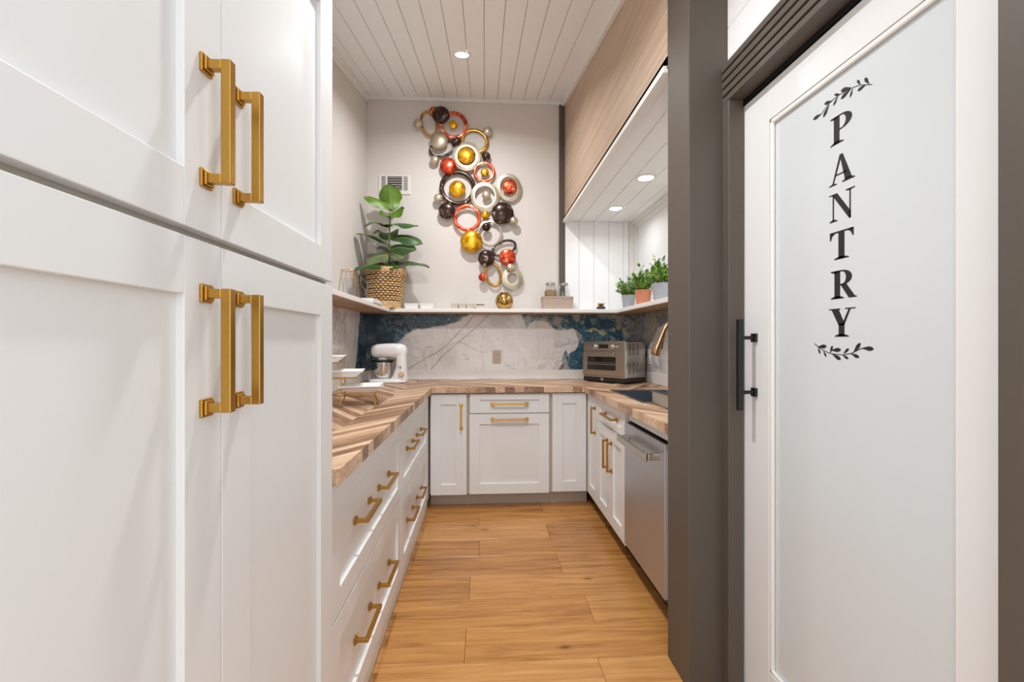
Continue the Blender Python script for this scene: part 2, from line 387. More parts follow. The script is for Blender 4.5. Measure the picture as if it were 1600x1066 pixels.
def bowl(cx, cy, ro, si, n=14):
    out = []
    for i in range(n):
        a0, a1 = PI/2 - PI*i/n, PI/2 - PI*(i+1)/n
        q = lambda a, r: (cx + r[0]*math.cos(a), cy + r[1]*math.sin(a))
        out.append([q(a0, ro), q(a1, ro), q(a1, si), q(a0, si)])
    return out
G = {
 'P': [rect(.2,.02,.43,.98), foot(.05,.6,.2,.43), [(.05,1),(.05,.965),(.2,.91),(.43,.95),(.43,1)], rect(.42,.95,.52,1), rect(.42,.46,.52,.51)] + bowl(.5,.73,(.43,.27),(.19,.225)),
 'A': [[(.44,1.02),(.56,1.02),(.93,.05),(.66,.05)], [(.44,1.02),(.49,.9),(.19,.04),(.13,.04)], rect(.27,.31,.72,.36), [(0,0),(.32,0),(.32,.035),(.19,.07),(.13,.07),(0,.035)], foot(.54,1.04,.68,.92)],
 'N': [rect(.15,.03,.2,.97), [(.0,1),(.33,1),(.88,.2),(.88,-.03),(.82,-.03),(.15,.95),(0,.965)], rect(.83,-.02,.88,.98), foot(.02,.34,.15,.2), [(.68,1),(.68,.965),(.83,.93),(.88,.93),(1.04,.965),(1.04,1)]],
 'T': [rect(.05,.94,.97,1), [(.03,1),(.03,.72),(.07,.72),(.13,.86),(.25,.945)], [(.99,1),(.77,.945),(.89,.86),(.95,.72),(.99,.72)], rect(.39,.02,.63,.95), foot(.22,.8,.39,.63)],
 'R': [rect(.2,.02,.43,.98), foot(.05,.58,.2,.43), [(.05,1),(.05,.965),(.2,.91),(.43,.95),(.43,1)], rect(.42,.95,.52,1), rect(.42,.47,.52,.52)] + bowl(.5,.735,(.4,.265),(.17,.22)) + [[(.44,.5),(.68,.5),(1.0,.06),(1.08,.035),(1.08,0),(.78,0)]],
 'Y': [[(.1,.97),(.4,.97),(.64,.44),(.62,.4),(.4,.4)], [(.8,.97),(.88,.97),(.62,.4),(.55,.46)], rect(.4,.02,.63,.46), foot(.24,.8,.4,.63), rect(.0,.96,.46,1), rect(.66,.96,1.06,1)],
}
XG = XD + 0.0135
for ch, cx, cy in (('P',1315,199),('A',1315,263),('N',1315,321),('T',1315,382),('R',1316,444),('Y',1315,504)):
    c = at_x(cx, cy, XG); W_, H_ = 0.082, 0.074
    flat([[(c.y + (0.52 - x) * W_, c.z + (yy - 0.5) * H_) for x, yy in p] for p in G[ch]], 'letter', 'black serif letter ' + ch)
def sprig(org, sc, stem, leaves, label):
    q = lambda p: (lambda w: Vector((w.y, w.z)))(at_x(org[0] + p[0]*sc, org[1] + p[1]*sc, XG))
    polys = []
    for a, b in zip(stem, stem[1:]):
        A, B = q(a), q(b); d = (B-A).normalized(); n = Vector((-d.y, d.x)) * 0.0009
        polys.append([tuple(A-n), tuple(B-n), tuple(B+n), tuple(A+n)])
    for a, b in leaves:
        A, B = q(a), q(b); d = B - A; n = Vector((-d.y, d.x)).normalized(); w = min(0.0062, d.length * 0.17)
        pts = [(0, .08), (.3, .55), (.6, 1), (.85, .75), (1, .05)]
        polys.append([tuple(A + d*s + n*w*h) for s, h in pts] + [tuple(A + d*s - n*w*h) for s, h in pts[::-1]])
    flat(polys, 'leaf_sprig', label)
sprig((1230,100), .2251, [(235,350),(300,262),(365,212),(440,170),(500,147),(590,142)],
      [((240,345),(180,386)),((292,282),(250,372)),((312,258),(258,277)),((352,226),(320,290)),((366,211),(328,214)),((442,172),(372,243)),((455,170),(436,232)),((440,163),(372,187)),((508,144),(486,112)),((548,142),(487,187)),((568,138),(538,97))], 'black leafy sprig above the lettering')
sprig((1230,330), .2439, [(175,848),(215,885),(275,912),(350,922),(410,912),(470,882),(500,876)],
      [((195,870),(252,866)),((197,876),(211,914)),((232,896),(250,934)),((275,910),(290,862)),((282,892),(344,888)),((290,918),(343,951)),((355,922),(391,947)),((360,914),(394,880)),((408,913),(461,938)),((425,905),(469,845)),((480,878),(554,883))], 'black leafy sprig below the lettering')

# ------------------------------------------------------------------ cabinet helpers
Z = Vector((0,0,1))
def handle(parent, c, along, nrm, cc, s=0.0065, proj=0.036, name='handle'):
    a, n = Vector(along), Vector(nrm); b = a.cross(n); c = Vector(c); mb = MB()
    mb.obox(c, a, b, n, -cc/2 - s, cc/2 + s, -s, s, proj - 2*s, proj)
    for k in (-1, 1):
        p = c + a * (k * cc / 2)
        mb.obox(p, a, b, n, -s*.95, s*.95, -s*.95, s*.95, 0.008, proj - 2*s + 0.0004)
        mb.obox(p, a, b, n, -s*1.9, s*1.9, -s*1.9, s*1.9, 0.0, 0.0045).obox(p, a, b, n, -s*1.45, s*1.45, -s*1.45, s*1.45, 0.0045, 0.0085)
    return link(name, mb, 'brass', parent, bevel=0.0012)
def shaker(parent, name, o, u, n, w, h, st, rl, th=0.02, rec=0.012):
    u, n = Vector(u), Vector(n); mb = MB()
    for args in ((0, st, 0, h), (w-st, w, 0, h), (st, w-st, 0, rl), (st, w-st, h-rl, h)):
        mb.obox(o, u, Z, n, *args, -th, 0)
    d = link(name, mb, 'cab', parent, bevel=0.0013)
    link('panel', MB().obox(o, u, Z, n, st-0.004, w-st+0.004, rl-0.004, h-rl+0.004, -th+0.003, -rec), 'cab', d)
    return d
# tall cabinet on the left
XT = -0.405
tc_ = thing('tall_cabinet', (-0.72, 0.72, 0), 'tall white shaker pantry cabinet with long brass pulls filling the left foreground', 'cabinet')
link('body', MB().box(XL+0.002, XT-0.021, 0.19, 1.243, 0.0, 2.2), 'frame', tc_, bevel=0.001)  # dark body tone paints the shadow line between the doors
link('side_panel', MB().box(XL+0.002, XT-0.019, 1.2432, 1.2462, 0.0, 2.2), 'cab', tc_)
link('base_rail', MB().box(XT-0.02, XT-0.004, 0.19, 1.243, 0.0, 0.1), 'cab', tc_)
YS = 0.7285
for (ya, yb, hyy) in ((0.205, YS-0.0015, YS-0.043), (YS+0.0015, 1.241, YS+0.043)):
    for (za, zb2, hz) in ((0.105, 1.404, 1.246), (1.417, 2.182, 1.577)):
        d = shaker(tc_, 'door', (XT, ya, za), (0,1,0), (1,0,0), yb-ya, zb2-za, 0.086, 0.08, rec=0.011)
        handle(d, (XT, hyy, hz), (0,0,1), (1,0,0), 0.165, 0.007, 0.04)
# left run : drawers
lc = [(1.262, 2.296, (1.615, 1.95), 'wide white drawer cabinet beside the tall cabinet with four brass pulls'),
      (2.300, 3.405, (2.62, 2.98), 'wide white drawer cabinet in the back left corner with four brass pulls')]
for ya, yb, hs, lab in lc:
    c = thing('drawer_cabinet', (-0.73, (ya+yb)/2, 0), lab, 'cabinet', 'left run drawer cabinets')
    link('body', MB().box(XL+0.002, XFL-0.021, ya-0.002 if ya > 2 else ya-0.015, yb+0.002 if yb < 3 else YFB+0.02, 0, CB-0.001), 'frame', c)
    link('base_rail', MB().box(XFL-0.02, XFL-0.012, ya-0.002 if ya>2 else ya-0.015, yb+(0.02 if yb > 3 else 0.002), 0, 0.082), 'cab', c, bevel=0.001)
    y2 = yb - (0.07 if yb > 3 else 0.002)
    if yb > 3: link('filler', MB().box(XFL-0.02, XFL-0.003, y2+0.004, yb+0.031, 0.085, 0.86), 'cab', c, bevel=0.001)
    for za, zb2 in ((0.085, 0.473), (0.480, 0.862)):
        d = shaker(c, 'drawer_front', (XFL, ya+0.002, za), (0,1,0), (1,0,0), y2-ya-0.002, zb2-za, 0.075, 0.072)
        for hh in hs: handle(d, (XFL-0.009, hh, (za+zb2)/2), (0,1,0), (1,0,0), 0.19, 0.0065, 0.045)
# back run
def base_unit(name, label, x0, x1, kind):
    c = thing(name, ((x0+x1)/2, YFB+0.3, 0), label, 'cabinet', 'back run base cabinets')
    link('body', MB().box(x0, x1, YFB+0.021, YB-0.002, 0.105, CB-0.001), 'frame', c)
    link('toe_kick', MB().box(x0, x1, YFB+0.09, YFB+0.1, 0, 0.105), 'frame', c)
    return c
c = base_unit('base_cabinet', 'narrow white base cabinet door with a vertical brass pull in the back run', -0.412, -0.123, 0)
d = shaker(c, 'door', (-0.403, YFB, 0.102), (1,0,0), (0,-1,0), 0.268, 0.757, 0.078, 0.078); handle(d, (-0.175, YFB, 0.69), (0,0,1), (0,-1,0), 0.175)
c = base_unit('base_cabinet', 'white base cabinet with a drawer over a pull-out front, both with horizontal brass pulls', -0.122, 0.503, 1)
d = shaker(c, 'drawer_front', (-0.11, YFB, 0.715), (1,0,0), (0,-1,0), 0.601, 0.145, 0.076, 0.045); handle(d, (0.19, YFB-0.0, 0.785), (1,0,0), (0,-1,0), 0.262)
d = shaker(c, 'door', (-0.113, YFB, 0.105), (1,0,0), (0,-1,0), 0.604, 0.604, 0.078, 0.078); handle(d, (0.19, YFB, 0.668), (1,0,0), (0,-1,0), 0.262)
c = base_unit('base_cabinet', 'narrow white base cabinet front without any pull in the back right corner', 0.504, 0.80, 2)
shaker(c, 'door', (0.516, YFB, 0.112), (1,0,0), (0,-1,0), 0.262, 0.75, 0.078, 0.078)
# right run
def right_unit(label, y0, y1):
    c = thing('base_cabinet', (XFR+0.3, (y0+y1)/2, 0), label, 'cabinet', 'right run base cabinets')
    if y0 < 3: link('body', MB().box(XFR+0.021, XR-0.002, y0, y1, 0.11, 0.64).box(XFR+0.021, XFR+0.06, y0, y1, 0.641, CB-0.001), 'frame', c)
    else: link('body', MB().box(XFR+0.021, XR-0.002, y0, y1, 0.11, CB-0.001), 'frame', c)
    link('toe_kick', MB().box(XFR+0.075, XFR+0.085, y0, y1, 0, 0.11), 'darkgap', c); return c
c = right_unit('narrow white cabinet with a vertical brass pull in the right run next to the corner', 3.142, 3.437)
d = shaker(c, 'door', (XFR, 3.145, 0.112), (0,1,0), (-1,0,0), 0.285, 0.75, 0.07, 0.078); handle(d, (XFR, 3.19, 0.695), (0,0,1), (-1,0,0), 0.175)
c = right_unit('white sink cabinet with one drawer front over two doors beside the dishwasher', 2.492, 3.140)
d = shaker(c, 'drawer_front', (XFR, 2.505, 0.715), (0,1,0), (-1,0,0), 0.625, 0.147, 0.076, 0.045); handle(d, (XFR+0.009, 2.815, 0.785), (0,1,0), (-1,0,0), 0.25, 0.0065, 0.045)
for ya, yb, hh in ((2.505, 2.816, 2.77), (2.819, 3.13, 2.865)):
    d = shaker(c, 'door', (XFR, ya, 0.112), (0,1,0), (-1,0,0), yb-ya, 0.597, 0.07, 0.075); handle(d, (XFR, hh, 0.54), (0,0,1), (-1,0,0), 0.17)
c = thing('cabinet_panel', (0.9, 1.86, 0), 'white filler panel and rail between dishwasher and taupe end wall', 'panel')
link('rail', MB().box(0.80, 0.83, 1.785, 2.488, 0.822, CB-0.001), 'cab', c, bevel=0.001)
link('side_panel', MB().box(0.80, 1.38, 1.785, 1.915, 0.06, 0.815), 'cab', c, bevel=0.001)

# dishwasher
dw = thing('dishwasher', (1.08, 2.2, 0), 'stainless steel dishwasher with a bar handle in the right run', 'dishwasher')
link('body', MB().box(0.81, 1.385, 1.92, 2.486, 0.09, 0.815), 'blackplastic', dw)
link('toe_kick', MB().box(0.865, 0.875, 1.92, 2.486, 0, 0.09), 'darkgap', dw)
link('door', MB().box(0.775, 0.81, 1.922, 2.484, 0.138, 0.81), 'steel', dw, bevel=0.004)
link('control_strip', MB().box(0.785, 0.806, 1.95, 2.46, 0.81, 0.812), 'blackplastic', dw)
hb = MB().box(0.712, 0.728, 1.985, 2.42, 0.722, 0.758)
for yy in (2.0, 2.405): hb.box(0.728, 0.777, yy-0.013, yy+0.013, 0.726, 0.754)
link('handle', hb, 'steelh', dw, bevel=0.004)

# ------------------------------------------------------------------ worktop of chevron strips
XEL, YEB, XER = -0.39, 3.415, 0.757
SK = (0.89, 1.27, 2.50, 3.12)       # sink cut-out
wt = thing('worktop', (0.18, 3.77, CB), 'continuous wood worktop of chevron strips running around three walls', 'worktop')
link('substrate', MB().box(XL+0.003, XEL-0.01, 1.26, YB-0.004, CB+0.0005, CB+0.02).box(XEL-0.01, XER+0.01, YEB+0.01, YB-0.004, CB+0.0005, CB+0.02)
     .box(XER+0.01, SK[0]-0.004, YP1+0.01, YB-0.004, CB+0.0005, CB+0.02).box(SK[1]+0.004, XR-0.004, YP1+0.01, YB-0.004, CB+0.0005, CB+0.02), 'block', wt)
def clip(poly, a, b, c):            # keep a*x+b*y<=c
    out = []
    for i in range(len(poly)):
        p, q = poly[i], poly[(i+1) % len(poly)]
        dp, dq = a*p[0]+b*p[1]-c, a*q[0]+b*q[1]-c
        if dp <= 0: out.append(p)
        if (dp < 0 < dq) or (dq < 0 < dp):
            t = dp/(dp-dq); out.append((p[0]+t*(q[0]-p[0]), p[1]+t*(q[1]-p[1])))
    return out
def cliprect(poly, r):
    for a, b, c in ((-1,0,-r[0]),(1,0,r[1]),(0,-1,-r[2]),(0,1,r[3])):
        poly = clip(poly, a, b, c)
        if len(poly) < 3: return []
    return poly
def area(p): return abs(sum(p[i][0]*p[(i+1)%len(p)][1]-p[(i+1)%len(p)][0]*p[i][1] for i in range(len(p))))/2
def chevron(rects, seamlines, alongy, ang, w, par=1):
    # seamlines: positions of chevron seams across the run; strips lie between neighbours
    p = w / math.sin(ang); cnt = 0
    for ci, (a, b) in enumerate(zip(seamlines, seamlines[1:])):
        sgn = par if ci % 2 else -par
        rise = (b - a) / math.tan(ang) * sgn
        for k in range(-30, 110):
            s0 = 1.2 + k * p if alongy else -1.2 + k * p
            g = 0.0005
            quad = [(a, s0+g), (b, s0+rise+g), (b, s0+rise+p-g), (a, s0+p-g)]
            if not alongy: quad = [(y_, x_) for x_, y_ in quad]
            for r in rects:
                q = cliprect(quad, r)
                if len(q) < 3 or area(q) < 2e-5: continue
                cx = sum(v[0] for v in q)/len(q); cy = sum(v[1] for v in q)/len(q)
                d = Vector((b-a, rise)) if alongy else Vector((rise, b-a)); th = math.atan2(d.y, d.x)
                cs, sn = math.cos(-th), math.sin(-th)
                lp = [((v[0]-cx)*cs-(v[1]-cy)*sn, (v[0]-cx)*sn+(v[1]-cy)*cs) for v in q]
                mb = MB().prism(lp, lambda pt, kk: (pt[0], pt[1], (CT-CB)*kk))
                o = link('strip', mb, 'block', None, world=False); o.parent = wt
                o.location = Vector((cx, cy, CB)) - wt.location; o.rotation_euler = (0,0,th); cnt += 1
    return cnt
A40 = math.radians(33)
n1 = chevron([(XL+0.002, XEL, 1.25, YB-0.002)], [-1.315, -0.945, -0.575, -0.205], True, A40, 0.040, -1)
n2 = chevron([(XEL+0.0005, XER-0.0005, YEB, YB-0.002)], [3.42-0.27, 3.78, 4.14], False, A40, 0.040)
r4 = [(XER, SK[0], YP1+0.002, YB-0.002), (SK[1], XR-0.002, YP1+0.002, YB-0.002), (SK[0], SK[1], YP1+0.002, SK[2]), (SK[0], SK[1], SK[3], YB-0.002)]
n3 = chevron(r4, [0.70, 1.01, 1.40], True, A40, 0.046)
print('worktop strips', n1, n2, n3)

# sink
sk = thing('sink', ((SK[0]+SK[1])/2, (SK[2]+SK[3])/2, 0.66), 'dark grey composite sink set into the right worktop', 'sink')
a, b, c_, d_ = SK; g = -0.001
mb = MB()
mb.box(a-g, a+0.012, c_-g, d_+g, 0.68, CT+0.001).box(b-0.012, b+g, c_-g, d_+g, 0.68, CT+0.001).box(a+0.012, b-0.012, c_-g, c_+0.012, 0.68, CT+0.001).box(a+0.012, b-0.012, d_-0.012, d_+g, 0.68, CT+0.001).box(a-g, b+g, c_-g, d_+g, 0.66, 0.68)
link('basin', mb, 'sink', sk)
rim = MB().box(a-0.016, a+0.004, c_-0.016, d_+0.016, CT+0.0006, CT+0.004).box(b-0.004, b+0.016, c_-0.016, d_+0.016, CT+0.0006, CT+0.004).box(a+0.004, b-0.004, c_-0.016, c_+0.004, CT+0.0006, CT+0.004).box(a+0.004, b-0.004, d_-0.004, d_+0.016, CT+0.0006, CT+0.004)
link('rim', rim, 'steelh', sk)
link('drain', MB().lathe([(0.0,0),(0.04,0),(0.045,0.003),(0.03,0.004),(0.0,0.002)], ((a+b)/2, (c_+d_)/2, 0.68)), 'chrome', sk, smooth=True)
# drying tray beside the sink
tr = thing('drying_tray', (1.1, 2.28, CT), 'open stainless tray beside the sink at the taupe wall', 'tray')
x0, x1, y0, y1, h = 0.928, 1.27, 2.02, 2.475, 0.066
mb = MB().box(x0, x0+0.004, y0, y1, CT+0.002, CT+h).box(x1-0.004, x1, y0, y1, CT+0.002, CT+h).box(x0, x1, y0, y0+0.004, CT+0.002, CT+h).box(x0, x1, y1-0.004, y1, CT+0.002, CT+h)
link('side_wall', mb, 'steel', tr); link('bottom', MB().box(x0, x1, y0, y1, CT+0.0006, CT+0.004), 'sink', tr)
link('rim', MB().tube([(x0,y0,CT+h),(x1,y0,CT+h),(x1,y1,CT+h),(x0,y1,CT+h)], 0.0045, 8, True), 'steelh', tr, smooth=True)
# faucet
fa = thing('faucet', (1.325, 2.81, CT), 'champagne bronze gooseneck faucet with pull-down head over the sink', 'faucet')
link('base', MB().lathe([(0.0,0),(0.028,0),(0.028,0.008),(0.02,0.016),(0.018,0.1),(0.0,0.1)], (1.325,2.81,CT)), 'bronze', fa, smooth=True)
pts = [(1.325,2.81,CT+0.08), (1.325,2.81,1.26)]
for k in range(0, 13):
    an = PI * k / 12 * 0.86; pts.append((1.325 - 0.1 + 0.1*math.cos(an), 2.81, 1.29 + 0.1*math.sin(an)))
pe = Vector(pts[-1])
link('spout', MB().tube(pts, 0.0125, 12), 'bronze', fa, smooth=True)
hd_dir = Vector((-0.36, 0, -0.93)).normalized()
hp = [pe + hd_dir*s for s in (-0.005, 0.02, 0.075, 0.13, 0.165, 0.172)]
link('spray_head', MB().tube(hp, [0.0135, 0.0155, 0.02, 0.027, 0.03, 0.026], 16), 'bronze', fa, smooth=True)
link('spray_button', MB().tube([hp[2]+Vector((0.012,-0.012,0)), hp[3]+Vector((0.022,-0.014,0))], 0.006, 8), 'blackplastic', fa, smooth=True)
link('lever', MB().tube([(1.325,2.79,1.0),(1.325,2.75,1.01),(1.325,2.69,1.05)], [0.011,0.007,0.006], 10), 'bronze', fa, smooth=True)

# ------------------------------------------------------------------ backsplash
rng = np.random.RandomState(11)
LAT = rng.rand(256, 256)
def vnoise(x, y):
    xi = np.floor(x).astype(int); yi = np.floor(y).astype(int); fx_ = x - xi; fy = y - yi
    fx_ = fx_*fx_*(3-2*fx_); fy = fy*fy*(3-2*fy); g = lambda i, j: LAT[i % 256, j % 256]
    return (g(xi,yi)*(1-fx_)+g(xi+1,yi)*fx_)*(1-fy)+(g(xi,yi+1)*(1-fx_)+g(xi+1,yi+1)*fx_)*fy
def fbm(x, y, o=5):
    s = 0; a = 0.5; n = 0
    for i in range(o): s = s + a*vnoise(x*2**i+17.3*i+40, y*2**i+9.1*i+40); n += a; a *= 0.55
    return s/n
def sst(a, b, x): t = np.clip((x-a)/(b-a), 0, 1); return t*t*(3-2*t)
def ramp_np(t, stops):
    ps = [p for p, _ in stops]; return np.stack([np.interp(t, ps, [lin(c)[i] for _, c in stops]) for i in range(3)], -1)
def u_of(px, py):                    # unwrapped wall coordinate of a place seen in the photograph
    p = at_y(px, py, YB)
    if p.x < XL: q = at_x(px, py, XL); return q.y - YB, q.z
    if p.x > XR: q = at_x(px, py, XR); return (XR-XL) + YB - q.y, q.z
    return p.x - XL, p.z
VEINS = [([(638,576),(664,561),(691,546),(716,521),(742,492)], .0032, (168,128,108)), ([(674,576),(696,552),(718,534),(742,513),(764,492)], .0030, (170,130,108)),
         ([(691,545),(718,533)], .002, (176,140,120)), ([(718,534),(752,550),(763,550)], .0022, (170,132,112)), ([(690,552),(702,500)], .0022, (186,176,168)),
         ([(521,531),(532,505),(543,482)], .004, (170,160,152)), ([(521,512),(530,522)], .003, (176,166,158)), ([(628,566),(640,530)], .002, (190,176,166)),
         ([(752,550),(757,578)], .0025, (196,194,198)), ([(640,540),(690,556),(730,562)], .0015, (196,180,168)), ([(760,500),(752,545)], .002, (200,198,200))]
def stone(u, v):
    wx = (fbm(u*7, v*7)-.5); wy = (fbm(u*7+60, v*7+31)-.5)
    w2x = (fbm(u*22+5, v*22)-.5); w2y = (fbm(u*22+90, v*22+3)-.5)
    U = u + wx*.07 + w2x*.022; V = v + wy*.07 + w2y*.022
    base = ramp_np(fbm(u*3+wx*2, v*3+9+wy*2), [(0.2,(196,196,200)),(0.42,(220,217,216)),(0.6,(232,229,226)),(0.9,(238,236,234))])
    cl = fbm(u*9+wx*6+20, v*9+wy*6)
    base = base*(1-0.22*sst(.56,.8,cl))[...,None]
    for pts, wd, c in VEINS:
        uv = [u_of(*p) for p in pts]; dist = np.full(u.shape, 9.0)
        uu = u + w2x*.012; vv = v + w2y*.012
        for (a0,b0),(a1,b1) in zip(uv, uv[1:]):
            L = (a1-a0)**2+(b1-b0)**2+1e-9; tt = np.clip(((uu-a0)*(a1-a0)+(vv-b0)*(b1-b0))/L, 0, 1)
            dist = np.minimum(dist, np.hypot(uu-a0-tt*(a1-a0), vv-b0-tt*(b1-b0)))
        wdn = wd*(.45+1.1*fbm(u*14, v*14+7)); k = (1-sst(wdn*.5, wdn*1.5, dist))*.9
        base = base*(1-k[...,None]) + np.array(lin(c)[:3])*k[...,None]
    # region one: deep blue agate spreading from the left corner
    lo = np.interp(U, [-.6,.0,.12,.2,.27,.33,.42,.56,.68,.8,.9,.98], [.8,.8,.9,1.12,1.25,1.31,1.36,1.385,1.395,1.45,1.50,1.58])
    hi = np.interp(U, [-.7,-.46,-.41,-.24,-.16], [.85,.97,1.05,1.5,1.9])
    d1 = np.minimum(V-lo, hi-V)
    # region two: agate in the right corner
    lo2 = np.interp(U, [1.36,1.385,1.40,1.44,1.46,1.5,1.6,1.68,1.76,1.85,1.885,1.90,1.95,3.0], [1.7,1.56,1.44,1.365,1.41,1.44,1.42,1.375,1.37,1.385,1.26,1.15,.9,.9])
    d2 = V-lo2
    hi3 = np.interp(U, [1.6,1.69,1.74,1.79,1.81,1.86,1.95], [.8,.99,1.07,1.18,1.12,1.16,1.3]); d2 = np.maximum(d2, hi3-V)
    end = np.interp(V, [1.0,1.2,1.35,1.55], [2.62,2.78,3.0,3.6]); d2 = np.minimum(d2, end-U)
    t1 = fbm(u*3.2+wx*3.5+3, v*5+wy*3.5+11, 4); t2 = fbm(u*4.2+wx*3.2+70, v*4.2+wy*3.2+21, 3)
    c1 = ramp_np(t1, [(0.22,(30,48,60)),(0.40,(44,74,92)),(0.52,(66,100,118)),(0.60,(104,126,138)),(0.70,(36,54,66)),(0.85,(150,160,166))])
    sm = sst(.55,.75,fbm(u*6+wx*5+120, v*7+wy*5, 3)); c1 = c1*(1-sm[...,None]*.5)+np.array(lin((150,158,164))[:3])*sm[...,None]*.5*(u>.25)[...,None]+c1*sm[...,None]*.5*(u<=.25)[...,None]
    c2 = ramp_np(t2, [(0.20,(30,52,66)),(0.36,(42,82,104)),(0.44,(70,106,122)),(0.50,(150,152,152)),(0.62,(176,170,164)),(0.70,(74,88,98)),(0.85,(190,184,176))])
    gold = sst(.60,.66,fbm(u*5+wx*3+33, v*6+wy*3+77, 3))*sst(1.78,1.95,u)
    c2 = c2*(1-gold[...,None]*.85)+np.array(lin((182,166,116))[:3])*gold[...,None]*.85
    grey = sst(2.25,2.5,u)[...,None]*.55; c2 = c2*(1-grey)+np.array(lin((148,142,134))[:3])*grey
    for d, cc in ((d1, c1), (d2, c2)):
        iso = np.abs(((fbm(u*3.6+wx*1.5+9, v*3.6+wy*1.5+50, 3)*5) % 1.0)-.5)
        line = (1-sst(.010,.035,iso))*sst(.5,.60,fbm(u*5+200, v*5))
        cc = cc*(1-line[...,None]*.75)+np.array(lin((222,208,186))[:3])*line[...,None]*.75
        k = sst(-.004,.006,d)[...,None]
        edge = (np.exp(-(d/.012)**2)*.5)[...,None]
        base = base*(1-k)+cc*k
        base = base*(1-edge*.6)+np.array(lin((226,224,220))[:3])*edge*.6
    return np.clip(base, 0, 1)
bsp_l = struct('wall_backsplash_left', MB().box(XL, XL+0.002, 1.26, YB-0.002, CT+0.001, SH0), 'groove', 'blue and white marble slab backsplash on the left wall behind the plates', cat='backsplash')
bsp_b = struct('wall_backsplash_back', MB().box(XL, XR, YB-0.002, YB, CT+0.001, SH0), 'groove', 'veined white and blue marble slab backsplash along the back wall', cat='backsplash')
bsp_r = struct('wall_backsplash_right', MB().box(XR-0.002, XR, YP1, YB-0.002, CT+0.001, SH0), 'groove', 'grey marble slab backsplash on the right wall behind the faucet', cat='backsplash')
TW = 0.318; STEP = 0.0042
def slab(u0, u1):
    n = max(2, int((u1-u0)/STEP)); m = int((SH0-1.0)/STEP)
    us = np.linspace(u0+.0006, u1-.0006, n+1); vs = np.linspace(1.0, SH0-.0005, m+1)
    Ug, Vg = np.meshgrid(us, vs); col = stone(Ug, Vg)
    mid = (u0+u1)/2; WB = XR-XL
    if mid < 0: f = lambda u, v, t: (XL+.002+t, YB+u, v)
    elif mid < WB: f = lambda u, v, t: (XL+u, YB-.002-t, v)
    else: f = lambda u, v, t: (XR-.002-t, YB-(u-WB), v)
    T = 0.006
    verts = [f(Ug[j,i], Vg[j,i], T) for j in range(m+1) for i in range(n+1)]
    faces = [(j*(n+1)+i, j*(n+1)+i+1, (j+1)*(n+1)+i+1, (j+1)*(n+1)+i) for j in range(m) for i in range(n)]
    k = len(verts)       # side walls of the slab
    cs = [(us[0],vs[0],0),(us[-1],vs[0],n),(us[-1],vs[-1],m*(n+1)+n),(us[0],vs[-1],m*(n+1))]
    verts += [f(a, b, 0) for a, b, _ in cs] + [f(a, b, T) for a, b, _ in cs]
    faces += [(k+i, k+(i+1)%4, k+4+(i+1)%4, k+4+i) for i in range(4)]
    me = bpy.data.meshes.new('slab'); me.from_pydata(verts, [], faces)
    ca = me.color_attributes.new('Col', 'FLOAT_COLOR', 'POINT')
    arr = np.ones((len(verts), 4), dtype=np.float32); arr[:k,:3] = col.reshape(-1,3); arr[k:,:3] = 0.6
    ca.data.foreach_set('color', arr.ravel())
    me.materials.append(M['stone']); o = bpy.data.objects.new('slab', me); COL.objects.link(o); o.parent = bsp_l if mid < 0 else bsp_b if mid < WB else bsp_r
    bm = bmesh.new(); bm.from_mesh(me); bmesh.ops.recalc_face_normals(bm, faces=bm.faces); bm.to_mesh(me); bm.free()
cuts = [0.0, .254, .572, .890, 1.208, 1.526, 1.844, 2.162, XR-XL]
for a, b in zip(cuts, cuts[1:]): slab(a, b)
e = 0.0
for k in range(5): slab(e-TW*2, e) if k < 4 else None; e -= TW*2
e = XR-XL
for k in range(4): slab(e, min(e+TW*2, XR-XL+YB-YP1)) if e < XR-XL+YB-YP1-.05 else None; e += TW*2
# white upstand
struct('trim_10', MB().box(XL, XL+0.016, 1.262, YB, CT+0.0005, 1.0).box(XL, XR, YB-0.016, YB, CT+0.0005, 1.0).box(XR-0.016, XR, YP1, YB, CT+0.0005, 1.0), 'trimwhite', 'low white upstand along the back of the wood worktop', bevel=0.002, cat='trim')

# shelf (U-shaped, one thing)
shf = thing('wall_shelf', (0.17, YB-0.1, SH0), 'long white wall shelf running around the three walls above the marble', 'shelf')
for nm, b in (('left_board', (XL+0.001, XL+SHD, 1.26, YB-0.001)), ('back_board', (XL+SHD, XR-SHD, YB-SHD, YB-0.013)), ('right_board', (XR-SHD, XR-0.001, YP1+0.002, YB-0.013))):
    link(nm, MB().box(b[0], b[1], b[2], b[3], SH0+0.004, SH1), 'trimwhite', shf, bevel=0.003)
    e = 0.004
    link('underside', MB().box(b[0]+(0 if nm[0]!='r' else e), b[1]-(e if nm[0]=='l' else 0), b[2]+(e if nm[0]=='b' else 0), b[3], SH0, SH0+0.004), 'shelfwood', shf)

